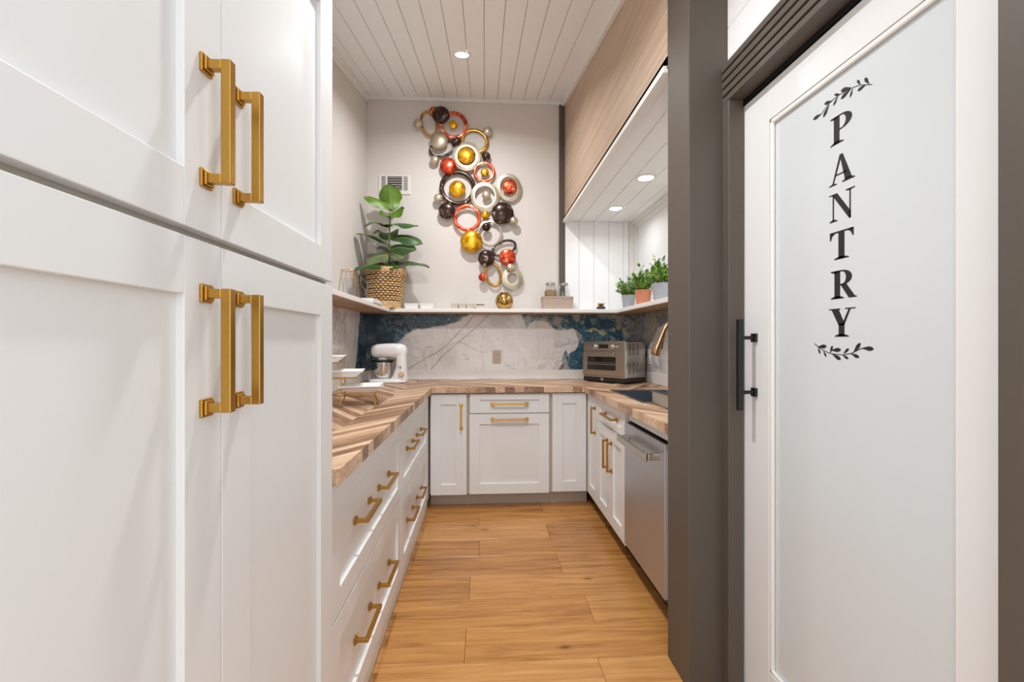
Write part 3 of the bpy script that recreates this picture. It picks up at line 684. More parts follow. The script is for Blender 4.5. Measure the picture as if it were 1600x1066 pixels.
# ------------------------------------------------------------------ recessed lights
def downlight(loc, r, power, colr, label, slope=0.0, group='recessed lights'):
    t = thing('recessed_light', loc, label, 'light', group); t.rotation_euler = (math.atan(slope), 0, 0)
    link('trim_ring', MB().lathe([(r*0.82, 0.004), (r*0.84, -0.004), (r, -0.005), (r*1.12, -0.002), (r*1.14, 0.003)], seg=40, cap=False), 'trimwhite', t, world=False, smooth=True)
    link('lens', MB().lathe([(0.0, 0.0), (r*0.83, 0.0), (r*0.83, 0.003), (0.0, 0.003)], seg=36), 'lens', t, world=False)
    ld = bpy.data.lights.new('lamp', 'AREA'); ld.shape = 'DISK'; ld.size = r*1.6; ld.energy = power; ld.color = colr; ld.spread = math.radians(152)
    lo = bpy.data.objects.new('lamp', ld); COL.objects.link(lo); lo.parent = t; lo.location = (0, 0, -0.006)
    return t
downlight((-0.155, 3.155, zc(3.155)-0.003), 0.055, P_CEIL, C_CEIL, 'glowing recessed light in the sloping boarded ceiling', SLOPE)
downlight((-0.155, 1.35, zc(1.35)-0.003), 0.055, P_HALL, C_CEIL, 'recessed light in the sloping ceiling above the tall cabinet', SLOPE)
downlight((1.073, 2.97, ZSOF-0.003), 0.06, P_SOFFIT, C_SOFFIT, 'glowing recessed alcove light nearer the taupe wall')
downlight((1.073, 3.668, ZSOF-0.003), 0.06, P_SOFFIT, C_SOFFIT, 'glowing recessed alcove light above the potted herbs at the back')
downlight((1.073, 2.27, ZSOF-0.003), 0.06, P_SOFFIT, C_SOFFIT, 'unseen recessed alcove light added behind the taupe end wall')  # unseen third downlight, added to light the alcove

# ------------------------------------------------------------------ metal wall sculpture
sc0 = at_y(745, 300, YB)
ws = thing('wall_sculpture', (sc0.x, YB, sc0.z), 'abstract metal wall sculpture of gold, red, bronze and silver discs and rings', 'sculpture')
def px2(px, py, y): return at_y(px, py, y)
def dome(cx, cy, r, mat, yo=0.05, name='disc', flat_=0.38):
    y = YB - yo; c = px2(cx, cy, y); R = r * (y*0.998) / FPX
    prof = [(0.004, -yo+0.001), (0.004, -0.002), (R*0.9, -0.004), (R, 0.0)]
    for k in range(1, 8):
        a = PI/2*k/7; prof.append((R*math.cos(a), R*flat_*math.sin(a)))
    link(name, MB().lathe(prof, c, 30, '-y'), mat, ws, smooth=True)
def ring(cx, cy, rx, ry, wdt, mat, tilt=0, yo=0.035, name='ring', h=0.35):
    y = YB - yo; c = px2(cx, cy, y); s = y*0.998/FPX; rx *= s; ry *= s; wdt *= s
    tl = math.radians(tilt); rings = []; n = 48; dp = min(wdt*h, 0.012)
    sect = [(0, 0), (0.15, 0.7), (0.5, 1.0), (0.85, 0.7), (1, 0), (0.85, -0.3), (0.15, -0.3)]
    if mat == 'asilver': sect = [(0, 0), (0.04, 0.25), (0.5, 0.7), (0.93, 1.0), (1, 0.9), (1, 0), (0.5, -0.1)]
    for k in range(n):
        a = 2*PI*k/n; rg = []
        for q, hh in sect:
            ex, ez = (rx-wdt*q)*math.cos(a), (ry-wdt*q)*math.sin(a)
            rg.append(c + Vector((ex*math.cos(tl)-ez*math.sin(tl), -dp*hh, ex*math.sin(tl)+ez*math.cos(tl))))
        rings.append(rg)
    mb = MB().loft(rings, False, True)
    for k in (5, 29):
        p = rings[k][2]; mb.tube([p + Vector((0,0.003,0)), Vector((p.x, YB-0.001, p.z))], 0.003, 6)
    link(name, mb, mat, ws, smooth=True)
A = lambda x, y: (630 + x*.1407, 150 + y*.1407)
B = lambda x, y: (630 + x*.15015, 300 + y*.15015)
ka, kb = .1407, .15015
ring(*A(285,308), 96*ka, 148*ka, 28*ka, 'agoldring', 15)
dome(*A(345,175), 58*ka, 'ared', 0.03)
dome(*A(420,210), 96*ka, 'adark', 0.06)
ring(*A(560,325), 157*ka, 155*ka, 42*ka, 'ared', 0, 0.04); dome(*A(557,318), 48*ka, 'agold', 0.05)
dome(*A(168,310), 52*ka, 'asilver', 0.05, 'ball', .8)
ring(*A(795,500), 158*ka, 138*ka, 38*ka, 'agoldring', -20, 0.03); dome(*A(937,397), 52*ka, 'asilver', 0.05, 'ball', .8)
ring(*A(430,580), 148*ka, 98*ka, 25*ka, 'adark', 22, 0.03); dome(*A(400,500), 97*ka, 'asilver', 0.06, flat_=.5)
dome(*A(592,500), 48*ka, 'adark', 0.06, 'ball', .7)
ring(*A(703,672), 160*ka, 163*ka, 58*ka, 'asilver', 0, 0.045); dome(*A(698,662), 97*ka, 'agold', 0.05)
dome(*A(352,712), 50*ka, 'asilver', 0.05, 'ball', .8); dome(*A(500,778), 93*ka, 'ared', 0.055)
dome(*A(920,670), 49*ka, 'adark', 0.05, 'ball', .7)
ring(*A(900,845), 122*ka, 118*ka, 32*ka, 'ared', 0, 0.04); dome(*A(906,847), 47*ka, 'agold', 0.05)
ring(715.3, 293.6, 28.5, 28, 7, 'adark', 0, 0.035); dome(714.5, 295.3, 13, 'agold', 0.05)
ring(757.6, 307, 22.2, 22.5, 6.8, 'asilver', 0, 0.045); dome(759.8, 304.8, 6.9, 'asilver', 0.05, 'ball', .8)
ring(795, 293, 19.5, 22, 6, 'asilver', 15, 0.035); dome(796, 292, 11.8, 'ared', 0.055)
dome(*B(365,65), 46*kb, 'asilver', 0.05, 'ball', .8); dome(*B(453,195), 87*kb, 'adark', 0.055)
ring(*B(665,270), 145*kb, 143*kb, 37*kb, 'ared', 0, 0.045); dome(*B(855,240), 45*kb, 'agold', 0.05, 'ball', .7)
dome(*B(1035,220), 116*kb, 'adark', 0.055); dome(*B(1150,305), 46*kb, 'asilver', 0.06, 'ball', .8)
ring(*B(900,430), 132*kb, 142*kb, 26*kb, 'asilver', 0, 0.035); dome(*B(865,365), 46*kb, 'adark', 0.06, 'ball', .7)
dome(*B(710,515), 115*kb, 'agold', 0.055)
ring(*B(1050,585), 138*kb, 84*kb, 26*kb, 'adark', 22, 0.03); dome(*B(865,690), 86*kb, 'adark', 0.055); dome(*B(1085,680), 88*kb, 'ared', 0.055)
ring(*B(935,855), 88*kb, 138*kb, 28*kb, 'agoldring', 14, 0.03); dome(*B(830,885), 46*kb, 'ared', 0.05, 'ball', .7)
ring(*B(1135,900), 112*kb, 118*kb, 62*kb, 'asilver', 0, 0.035); dome(*B(1115,790), 46*kb, 'asilver', 0.06, 'ball', .8)

# ------------------------------------------------------------------ vent and outlets
v0, v1 = at_y(592, 273, YB), at_y(642, 304.5, YB)
vx0, vx1, vz1, vz0 = v0.x, v1.x, v0.z, v1.z
vt = thing('air_vent', ((vx0+vx1)/2, YB, (vz0+vz1)/2), 'white metal air vent high on the back wall behind the fig plant', 'vent')
def fr(mb, x0, x1, z0, z1, X0, X1, Z0, Z1, ya, yb):
    mb.box(X0, x0, ya, yb, Z0, Z1).box(x1, X1, ya, yb, Z0, Z1).box(x0, x1, ya, yb, Z0, z0).box(x0, x1, ya, yb, z1, Z1); return mb
ix0, ix1, iz0, iz1 = vx0+0.022, vx1-0.028, vz0+0.034, vz1-0.014
link('frame', fr(MB(), ix0, ix1, iz0, iz1, vx0, vx1, vz0, vz1, YB-0.008, YB-0.0005), 'vent', vt, bevel=0.002)
link('duct_back', MB().box(ix0, ix1, YB-0.002, YB-0.0006, iz0, iz1), 'ventdark', vt)
wv = ix1-ix0
link('mullion', MB().box(ix0+wv*.17, ix0+wv*.23, YB-0.008, YB-0.002, iz0, iz1), 'vent', vt); link('mullion', MB().box(ix0+wv*.79, ix0+wv*.845, YB-0.008, YB-0.002, iz0, iz1), 'vent', vt)
for k in range(6):
    z_ = iz0 + (iz1-iz0)*(k+.5)/6
    link('louver', MB().obox((0, YB-0.005, z_), (1,0,0), Vector((0,-0.7,-0.7)), Vector((0,0.7,-0.7)), ix0+wv*.23, ix0+wv*.79, -0.006, 0.004, -0.0006, 0.0006), 'vent', vt)
for s0, s1 in ((0, .17), (.845, 1)):
    for k in range(4):
        x_ = ix0 + wv*(s0 + (s1-s0)*(k+.5)/4)
        link('slat', MB().box(x_-0.0017, x_+0.0017, YB-0.006, YB-0.002, iz0, iz1), 'vent', vt)
def outlet(o, u, n, mat, label):
    o, u, n = Vector(o), Vector(u), Vector(n)
    t = thing('wall_outlet', o, label, 'outlet')
    link('cover_plate', MB().obox(o, u, Z, n, -.038, .038, -.06, .06, 0.0, .006), mat, t, bevel=0.003)
    link('receptacle', MB().obox(o, u, Z, n, -.018, .018, -.036, .036, .006, .009), mat, t, bevel=0.002)
    mb = MB()
    for z_ in (-.02, .02):
        for x_ in (-.006, .006): mb.obox(o, u, Z, n, x_-.0014, x_+.0014, z_-.005, z_+.005, .009, .0094)
    link('slots', mb, 'blackplastic', t)
oc = at_y(776.3, 558, YB-0.008)
outlet((oc.x, YB-0.008, oc.z), (1,0,0), (0,-1,0), 'plate', 'beige wall outlet set in the marble backsplash')
outlet((XR-0.008, 3.74, 1.13), (0,1,0), (-1,0,0), 'trimwhite', 'white wall outlet behind the toaster oven')

# ------------------------------------------------------------------ fiddle-leaf fig
bc = Vector((-0.842, 3.945, SH1))
fg = thing('potted_fig', bc, 'fiddle-leaf fig in a woven seagrass basket on the corner of the shelf', 'plant')
rad = lambda z: 0.122 + (0.162-0.122) * (z/0.325)
link('basket_liner', MB().lathe([(0.0, 0.002), (0.112, 0.002), (0.15, 0.3), (0.145, 0.3), (0.108, 0.03), (0.0, 0.03)], bc, 32), paint('basket_liner_dark', (58, 40, 26), 0.9, 0.1), fg)
mb = MB(); NR = 13; dz = 0.25/NR
for r_ in range(NR):
    z0 = 0.055 + dz*r_; n = 120; pts = []; rr = []
    for k in range(n):
        a = 2*PI*k/n; ph = math.sin(a*24 + PI*r_)
        R = rad(z0) + 0.0015*ph; pts.append(bc + Vector((R*math.cos(a), R*math.sin(a), z0 + 0.0022*math.sin(a*22+1.3))))
        rr.append(0.0060 + 0.0036*ph)
    mb.tube(pts, rr, 6, True)
for z0, rr0 in ((0.008,0.009),(0.021,0.0085),(0.034,0.0085),(0.046,0.007),(0.303,0.009),(0.316,0.0105),(0.328,0.0095)):
    n = 96; pts = [bc + Vector((rad(z0)*math.cos(2*PI*k/n), rad(z0)*math.sin(2*PI*k/n), z0+0.002*math.sin(k*1.9))) for k in range(n)]
    mb.tube(pts, [rr0*(1+0.12*math.sin(k*2.3)) for k in range(n)], 6, True)
link('basket', mb, 'seagrass', fg, smooth=True)
link('soil', MB().lathe([(0, 0.285), (0.147, 0.285), (0.147, 0.295), (0.07, 0.3), (0, 0.302)], bc, 24), 'soil', fg, smooth=True)
C = lambda x, y: (550 + x*.1501, 280 + y*.1501)
def stem_at(cy):
    p = at_y(*C(392 if cy < 700 else 388, cy), 3.945); return Vector((p.x, 3.945, p.z))
sp = [stem_at(y_) for y_ in (980, 850, 700, 550, 400, 310)]; sp.insert(0, Vector((bc.x+.01, 3.945, SH1+.29)))
link('stem', MB().tube(sp, [.009,.008,.0075,.007,.006,.005,.003], 10), 'stemg', fg, smooth=True)
def leaf(cb, ct, dyt, wpx, nrm, mat, curl=0.12, fold=0.25, dyb=0.0, wav=0.011):
    b = at_y(*C(*cb), 3.945 + dyb); tp = at_y(*C(*ct), 3.945 + dyt)
    ax = tp - b; L = ax.length; ax.normalize(); n = Vector(nrm); n = (n - ax*n.dot(ax)).normalized(); sd = ax.cross(n)
    W = wpx*(1.0 if nrm[1] < -0.9 else 1.75)*.1501*3.9/FPX/2; NL, NW = 14, 8; vs = []; fs = []
    ph = random.random()*6
    def out(s): return (math.sin(PI*min(1, s**0.8))**0.65) * (0.55 + 0.6*s) * (1 - 0.18*math.exp(-((s-.35)/.1)**2)) if 0 < s < 1 else 0.02
    mx = max(out(i/40) for i in range(41))
    for i in range(NL+1):
        s = i/NL; w = W*out(s)/mx if 0 < i < NL else W*0.05
        for j in range(NW+1):
            q = (j/NW-.5)*2
            vs.append(b + ax*(L*s) + sd*(w*q) + n*(curl*L*math.sin(PI*s*0.95) + fold*w*abs(q) + wav*math.sin(7*s+ph)*q*q))
    for i in range(NL):
        for j in range(NW): k = i*(NW+1)+j; fs.append((k, k+1, k+NW+2, k+NW+1))
    n0 = len(vs); vs += [p - n*0.0012 for p in vs]
    fs += [tuple(i+n0 for i in f[::-1]) for f in fs]
    bd = [j for j in range(NW+1)] + [i*(NW+1)+NW for i in range(1, NL+1)] + [NL*(NW+1)+j for j in range(NW-1, -1, -1)] + [i*(NW+1) for i in range(NL-1, 0, -1)]
    fs += [(bd[i], bd[(i+1) % len(bd)], bd[(i+1) % len(bd)]+n0, bd[i]+n0) for i in range(len(bd))]
    o = link('leaf', MB().add(vs, fs), mat, fg, smooth=True)
    mid = [vs[i*(NW+1)+NW//2] + n*0.0008 for i in range(0, NL+1, 2)]
    link('midrib', MB().tube([b - ax*0.004] + mid, [0.0028]+[0.0026*(1-.75*k/len(mid)) for k in range(len(mid))], 6), 'rib', o, smooth=True)
up_ = (0, -0.35, 1); 
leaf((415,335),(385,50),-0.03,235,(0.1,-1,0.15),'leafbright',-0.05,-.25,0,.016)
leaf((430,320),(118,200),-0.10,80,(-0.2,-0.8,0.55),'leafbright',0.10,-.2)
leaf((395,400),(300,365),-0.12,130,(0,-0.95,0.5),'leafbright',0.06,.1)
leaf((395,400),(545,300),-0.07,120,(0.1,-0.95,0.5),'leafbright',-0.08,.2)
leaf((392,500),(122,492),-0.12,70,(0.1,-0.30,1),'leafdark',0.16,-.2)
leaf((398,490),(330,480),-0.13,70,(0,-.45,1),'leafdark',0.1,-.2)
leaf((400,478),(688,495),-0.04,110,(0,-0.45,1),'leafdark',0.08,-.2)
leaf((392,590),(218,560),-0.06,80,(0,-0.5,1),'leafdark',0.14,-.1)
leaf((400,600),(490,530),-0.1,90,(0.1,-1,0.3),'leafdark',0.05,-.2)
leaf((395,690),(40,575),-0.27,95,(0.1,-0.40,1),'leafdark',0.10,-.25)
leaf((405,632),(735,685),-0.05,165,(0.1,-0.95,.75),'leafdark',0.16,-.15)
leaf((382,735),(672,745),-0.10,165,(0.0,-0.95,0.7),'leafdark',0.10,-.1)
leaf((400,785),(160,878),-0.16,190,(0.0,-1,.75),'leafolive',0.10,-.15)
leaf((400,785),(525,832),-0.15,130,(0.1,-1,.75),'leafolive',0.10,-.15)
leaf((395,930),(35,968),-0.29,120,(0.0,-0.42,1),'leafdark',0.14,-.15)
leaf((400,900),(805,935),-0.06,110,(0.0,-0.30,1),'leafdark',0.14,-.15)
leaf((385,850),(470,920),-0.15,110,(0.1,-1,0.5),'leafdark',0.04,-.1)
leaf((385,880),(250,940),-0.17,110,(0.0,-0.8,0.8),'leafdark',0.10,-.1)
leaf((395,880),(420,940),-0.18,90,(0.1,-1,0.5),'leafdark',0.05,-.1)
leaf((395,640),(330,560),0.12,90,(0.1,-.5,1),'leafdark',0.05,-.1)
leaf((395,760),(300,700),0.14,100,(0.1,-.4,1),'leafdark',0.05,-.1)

# ------------------------------------------------------------------ things on the shelf
# wire candle holder
c = Vector((-0.915, 3.13, SH1)); t = thing('wire_candle_holder', c, 'gold wire candle holder tapering to the top on the left shelf', 'candle holder')
mb = MB(); n = 10
for k in range(n):
    a = 2*PI*k/n; mb.tube([c+Vector((.072*math.cos(a),.072*math.sin(a),.003)), c+Vector((.048*math.cos(a+.25),.048*math.sin(a+.25),.2))], .0013, 6)
link('wires', mb, 'brass', t, smooth=True)
ringp = lambda r, z: [c+Vector((r*math.cos(2*PI*k/32), r*math.sin(2*PI*k/32), z)) for k in range(32)]
link('base_ring', MB().tube(ringp(.072,.003), .0025, 6, True), 'brass', t, smooth=True); link('top_ring', MB().tube(ringp(.048,.2), .0022, 6, True), 'brass', t, smooth=True)
link('glass_cup', MB().lathe([(0,.002),(.045,.002),(.045,.15),(.0425,.15),(.0425,.006),(0,.006)], c, 28), 'glass', t, smooth=True)
# glass jug
c = Vector((-0.962, 3.53, SH1)); t = thing('glass_jug', c, 'round smoky glass jug with slender handle on the left shelf beside the basket', 'jug')
link('body', MB().lathe([(0,.001),(.045,.001),(.066,.03),(.073,.07),(.066,.108),(.04,.14),(.022,.16),(.02,.2),(.027,.225),(.0245,.225),(.0175,.2),(.0195,.16),(.037,.138),(.062,.107),(.069,.07),(.062,.033),(.043,.006),(0,.006)], c, 32, cap=False), 'smoke', t, smooth=True)
link('handle', MB().tube([c+Vector((.022,-.004,.205)), c+Vector((.05,-.01,.19)), c+Vector((.075,-.014,.15)), c+Vector((.066,-.012,.1))], .0042, 8), 'smoke', t, smooth=True)
# folded cloth
c = Vector((-0.833, 3.42, SH1)); t = thing('folded_cloth', c, 'folded white cotton cloth at the front of the left shelf', 'cloth')
for k in range(3):
    mb = MB(); rr = []
    w_, d_ = .048-.002*k, .13-.006*k
    for zz, ins in ((0.0005,.004),(.003,0),(.008,0),(.0105,.004)):
        rr.append([c+Vector((sx*(w_-ins)+.002*math.sin(5*q+k), sy*(d_-ins), zz+.0108*k)) for sx, sy, q in ((-1,-1,0),(0,-1,1),(1,-1,2),(1,0,3),(1,1,4),(0,1,5),(-1,1,6),(-1,0,7))])
    link('fold', mb.loft(rr), 'cloth', t, smooth=True)
# white dishes
for k, (pa, pb, lab) in enumerate(((633, 655.5, 'small white square dish next to the woven basket on the back shelf'), (657, 679, 'small white square dish right of its twin on the back shelf'))):
    yc = YB-0.15; xa, xb2 = at_y(pa, 480, yc).x, at_y(pb, 480, yc).x; c = Vector(((xa+xb2)/2, yc, SH1)); w_ = (xb2-xa)/2
    mb = MB(); rg = []
    for f_, z_ in ((.82,.001),(1,.042),(1.0,.045),(.95,.045),(.78,.006)):
        rg.append([c+Vector((sx*w_*f_, sy*w_*f_, z_)) for sx, sy in ((-1,-1),(1,-1),(1,1),(-1,1))])
    o = link('square_dish', mb.loft(rg), 'ceramic', None, loc=c, bevel=0.002); tag(o, lab, 'dish', 'white dishes on the back shelf')
# condiment server with wooden handle
yc = YB-0.15; xa, xb2 = at_y(705, 480, yc).x, at_y(741, 480, yc).x
c = Vector(((xa+xb2)/2, yc, SH1)); t = thing('serving_tray', c, 'greige three-part serving dish on a small board with wooden handle', 'dish')
wd = (xb2-xa)/3
for k in range(3):
    xo = xa + wd*(k+.5) - c.x; rg = []
    for f_, z_ in ((.85,.001),(1,.044),(1,.047),(.93,.047),(.8,.01)):
        rg.append([c+Vector((xo+sx*wd*.5*f_, sy*.055*f_, z_)) for sx, sy in ((-1,-1),(1,-1),(1,1),(-1,1))])
    link('compartment', MB().loft(rg), 'greige', t, bevel=0.002)
link('end_block', MB().box(xb2-.004, xb2+.018, yc-.03, yc+.03, SH1+.012, SH1+.05), 'greige', t, bevel=0.003)
link('handle', MB().box(xb2+.016, xb2+.088, yc-.012, yc+.012, SH1+.034, SH1+.046), 'boardwood', t, bevel=0.004)
# brass vase
c = Vector((at_y(788, 480, YB-.15).x, YB-.15, SH1))
o = link('brass_vase', MB().lathe([(0,.001),(.045,.001),(.062,.018),(.077,.05),(.079,.075),(.072,.108),(.052,.134),(.04,.141),(.042,.147),(.036,.147),(.034,.14),(.066,.105),(.072,.075),(.055,.02),(0,.01)], c, 40), 'brassvase', None, loc=c, smooth=True)
tag(o, 'round brass vase with a small mouth in the middle of the back shelf', 'vase')
# felt box and jars
xa, xb2 = at_y(846, 480, YB-.13).x, at_y(894, 480, YB-.13).x; yc = YB-.135; c = Vector(((xa+xb2)/2, yc, SH1)); hw = (xb2-xa)/2
t = thing('storage_box', c, 'beige felt storage box holding two glass jars on the back shelf', 'box')
def rr_(w, d, z, r=.02, n=5):
    out = []
    for qx, qy, a0 in ((1,1,0),(-1,1,PI/2),(-1,-1,PI),(1,-1,1.5*PI)):
        for k in range(n+1): a = a0+PI/2*k/n; out.append(c+Vector((qx*(w-r)+r*math.cos(a), qy*(d-r)+r*math.sin(a), z)))
    return out
link('felt_shell', MB().loft([rr_(hw*.93,.068,.001), rr_(hw,.076,.108), rr_(hw,.076,.112), rr_(hw-.005,.071,.112), rr_(hw*.93-.005,.063,.008)]), 'linen', t, smooth=True)
link('rim_seam', MB().tube(rr_(hw+.0006,.0766,.098), .0012, 5, True), 'linen', t, smooth=True)
for k, (px, lab) in enumerate(((860, 'glass jar of dry pasta in the felt box on the back shelf'), (880.5, 'empty clear glass jar in the felt box on the back shelf'))):
    xj = at_y(px, 460, yc).x; j = Vector((xj, yc, SH1+.0085)); t = thing('glass_jar', j, lab, 'jar', 'jars in the felt box')
    link('body', MB().lathe([(0,0),(.052,0),(.056,.01),(.0555,.15),(.05,.175),(.038,.196),(.037,.204),(.035,.204),(.036,.194),(.0475,.173),(.053,.148),(.0535,.012),(0,.006)], j, 30, cap=False), 'glass', t, smooth=True)
    link('lid', MB().lathe([(0,.205),(.041,.205),(.0415,.224),(.036,.227),(0,.226)], j, 28), 'steelh', t, smooth=True)
    link('lid_gasket', MB().tube([j+Vector((.041*math.cos(2*PI*q/28), .041*math.sin(2*PI*q/28), .206)) for q in range(28)], .0016, 5, True), 'greige', t, smooth=True)
    if k == 0:
        mb = MB(); mb.lathe([(0,.008),(.049,.008),(.05,.14),(.046,.162),(0,.168)], j, 20)
        for q in range(260):
            a = random.random()*2*PI; z_ = .02+.14*random.random(); r_ = .0478 if z_ < .14 else .0455
            p = j+Vector((r_*math.cos(a), r_*math.sin(a), z_)); d = Vector((-math.sin(a)*random.uniform(-1,1), math.cos(a)*random.uniform(-1,1), random.uniform(-1,1))).normalized()*.007
            mb.tube([p-d, p+d], .0028, 5)
        tag(link('pasta', mb, 'pasta', t), 'short dry pasta filling the jar', kind='stuff')
    else:
        link('jar_scoop', MB().tube([j+Vector((-.02,-.01,.03)), j+Vector((-.005,0,.15))], .004, 8), 'steelh', t, smooth=True)
# little dark pot with pale rosette
c = Vector((at_y(939, 480, YB-.14).x, YB-.14, SH1)); t = thing('succulent_pot', c, 'tiny dark pot with a pale gold rosette on the back shelf', 'pot')
link('pot', MB().lathe([(0,.001),(.03,.001),(.04,.012),(.041,.02),(.034,.03),(.026,.034),(.022,.034),(.02,.026),(0,.026)], c, 24), 'dkblue', t, smooth=True)
for k in range(9):
    a = 2*PI*k/9; e = .6 if k % 2 else 1
    b = c+Vector((0,0,.028)); tp = b+Vector((.034*e*math.cos(a), .034*e*math.sin(a), .022+.018*(1-e*.5)))
    link('petal', MB().tube([b, b.lerp(tp,.55)+Vector((0,0,.002)), tp], [.004,.0075,.0012], 6), 'agoldring', t, smooth=True)

# ------------------------------------------------------------------ potted herbs on the right shelf
def herb(loc, rt, rb, h, pot, kind, label):
    c = Vector(loc); t = thing('potted_herb', c, label, 'plant', 'potted herbs on the right shelf')
    link('pot', MB().lathe([(0,.001),(rb,.001),(rt,h),(rt-.006,h),(rb*.98-.003,h*.6),(0,h*.6)], c, 32), pot, t, smooth=True)
    link('soil', MB().lathe([(0,h*.86),(rt*.93,h*.86),(rt*.93,h*.9),(0,h*.92)], c, 24), 'soil', t, smooth=True)
    rg = random.Random(int(loc[1]*100)); st = MB(); lf = MB(); lf2 = MB()
    ns = 64 if kind == 'fine' else 40
    for s in range(ns):
        a = rg.random()*2*PI; el = rg.uniform(.55, 1.45) if kind == 'fine' else rg.uniform(.6, 1.5); L = rg.uniform(.09, .165) if kind == 'fine' else rg.uniform(.1, .2)
        d = Vector((math.cos(a)*math.cos(el), math.sin(a)*math.cos(el), math.sin(el)))
        b = c + Vector((math.cos(a)*rt*.5*rg.random(), math.sin(a)*rt*.5*rg.random(), h*.88))
        tip = b + d*L - Vector((0,0,.25*L*(1-math.sin(el))))
        if tip.x > XR-.025: tip.x = XR-.025
        st.tube([b, b.lerp(tip,.5)+Vector((0,0,.006)), tip], [.0016,.0013,.0008], 4)
        m = 13 if kind == 'fine' else 8
        for q in range(m):
            f = .25+.75*q/(m-1); p = b.lerp(tip, f); aa = rg.random()*2*PI
            ld = (Vector((math.cos(aa), math.sin(aa), rg.uniform(0,1.0)))+d*.6).normalized()
            LL, W = (rg.uniform(.020,.034), .0066) if kind == 'fine' else (rg.uniform(.026,.04), rg.uniform(.010,.015))
            sd = ld.cross(Vector((0,0,1))).normalized(); nn = sd.cross(ld)
            if (p+ld*LL).x > XR-.01: continue
            vs = [p, p+ld*LL*.35+sd*W, p+ld*LL*.75+sd*W*.85, p+ld*LL, p+ld*LL*.75-sd*W*.85, p+ld*LL*.35-sd*W, p+ld*LL*.5-nn*W*.35]
            fs = [(0,1,6),(1,2,6),(2,3,6),(3,4,6),(4,5,6),(5,0,6)]
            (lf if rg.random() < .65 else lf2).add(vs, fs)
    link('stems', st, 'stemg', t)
    tag(link('foliage', lf, 'herb', t), kind='stuff'); tag(link('foliage', lf2, 'herbshade', t), kind='stuff')
herb((1.235, 3.84, SH1), .059, .046, .118, 'potgrey', 'fine', 'bushy green herb in a small grey pot at the back of the right shelf')
herb((1.235, 3.48, SH1), .063, .050, .122, 'potterra', 'fine', 'upright green herb in a terracotta pot on the right shelf')
herb((1.235, 3.10, SH1), .070, .056, .125, 'potgrey', 'round', 'round-leaved green plant in a grey pot beside the taupe wall')

# ------------------------------------------------------------------ tiered stand and plates
t0 = Vector((-0.76, 2.53, CT)); st = thing('tiered_stand', t0, 'gold wire three-step stand holding white plates on the left worktop', 'stand')
tiers = [(Vector((-0.665, 2.52, CT+.072)), 0), (Vector((-0.775, 2.55, CT+.15)), 1), (Vector((-0.885, 2.58, CT+.228)), 2)]
PS = 0.098; ra = math.radians(12)
ux = Vector((math.cos(ra), math.sin(ra), 0)); uy = Vector((-math.sin(ra), math.cos(ra), 0))
LY = 0.119
for c, k in tiers:
    s = PS*.8; q = [c + ux*sx*s + uy*sy*LY for sx, sy in ((-1,-1),(1,-1),(1,1),(-1,1))]
    link('tier_frame', MB().tube(q, .0034, 8, True), 'brass', st, smooth=True)
    for sx, sy in ((1,-1),(1,1)) if k == 0 else ((-1,-1),(-1,1)) if k == 2 else ((0,-1),(0,1)):
        p = c + ux*sx*s*.85 + uy*sy*LY; g_ = Vector((p.x, p.y, CT))
        link('leg', MB().tube([p, g_+Vector((0,0,.03)), g_+ux*(.012 if k == 0 else -.008)+uy*sy*.008+Vector((0,0,.004))], .0033, 8), 'brass', st, smooth=True)
base_ = [Vector((tiers[0][0].x, tiers[0][0].y, CT+.03)) - uy*LY, Vector((tiers[2][0].x, tiers[2][0].y, CT+.03)) - uy*LY]
link('lower_rail', MB().tube(base_, .003, 8), 'brass', st, smooth=True)
link('rear_rail', MB().tube([b + uy*LY*2 for b in base_], .003, 8), 'brass', st, smooth=True)
for (c, k), lab in zip(tiers, ('white square plate on the lowest step of the gold wire stand', 'white square plate on the middle step of the gold wire stand', 'white square plate on the top step of the gold wire stand')):
    b = c + Vector((0,0,.0036)); rg = []
    for f_, z_ in ((.78,0),(1.0,.022),(1.17,.03),(1.17,.034),(.98,.027),(.74,.006)):
        r_ = PS*f_*.98; rg.append([b + ux*sx*r_ + uy*sy*r_ + Vector((0,0,z_)) for sx, sy in ((-1,-1),(1,-1),(1,1),(-1,1))])
    o = link('square_plate', MB().loft(rg), 'ceramic', None, loc=b, bevel=0.0015); tag(o, lab, 'plate', 'plates on the tiered stand')

# ------------------------------------------------------------------ stand mixer
mc = Vector((-0.80, 3.86, CT)); mx = thing('stand_mixer', mc, 'white stand mixer with a steel bowl in the back left corner', 'mixer')
def sup(cx, cy, cz, rx, ry, plane, n=28, e=2.6):
    out = []
    for k in range(n):
        a = 2*PI*k/n; x = math.copysign(abs(math.cos(a))**(2/e), math.cos(a)); y_ = math.copysign(abs(math.sin(a))**(2/e), math.sin(a))
        out.append(mc + (Vector((cx+rx*x, cy+ry*y_, cz)) if plane == 'z' else Vector((cx, cy+rx*x, cz+ry*y_))))
    return out
link('base', MB().loft([sup(0,0,.001,.15,.088,'z',e=3.2), sup(0,0,.006,.158,.094,'z',e=3.2), sup(0,0,.018,.158,.094,'z',e=3.2), sup(.004,0,.03,.148,.085,'z',e=3), sup(.01,0,.034,.13,.07,'z',e=3)]), 'appliance', mx, smooth=True)
link('foot_pad', MB().loft([sup(0,0,.0002,.14,.08,'z'), sup(0,0,.0012,.14,.08,'z')]), 'blackplastic', mx)
link('column', MB().loft([sup(.088,0,.025,.072,.075,'z',e=3), sup(.098,0,.06,.058,.066,'z',e=3), sup(.106,0,.12,.046,.06,'z',e=3), sup(.107,0,.19,.043,.058,'z',e=3), sup(.104,0,.25,.046,.06,'z',e=3), sup(.1,0,.28,.04,.05,'z',e=3)]), 'appliance', mx, smooth=True)
hs = []
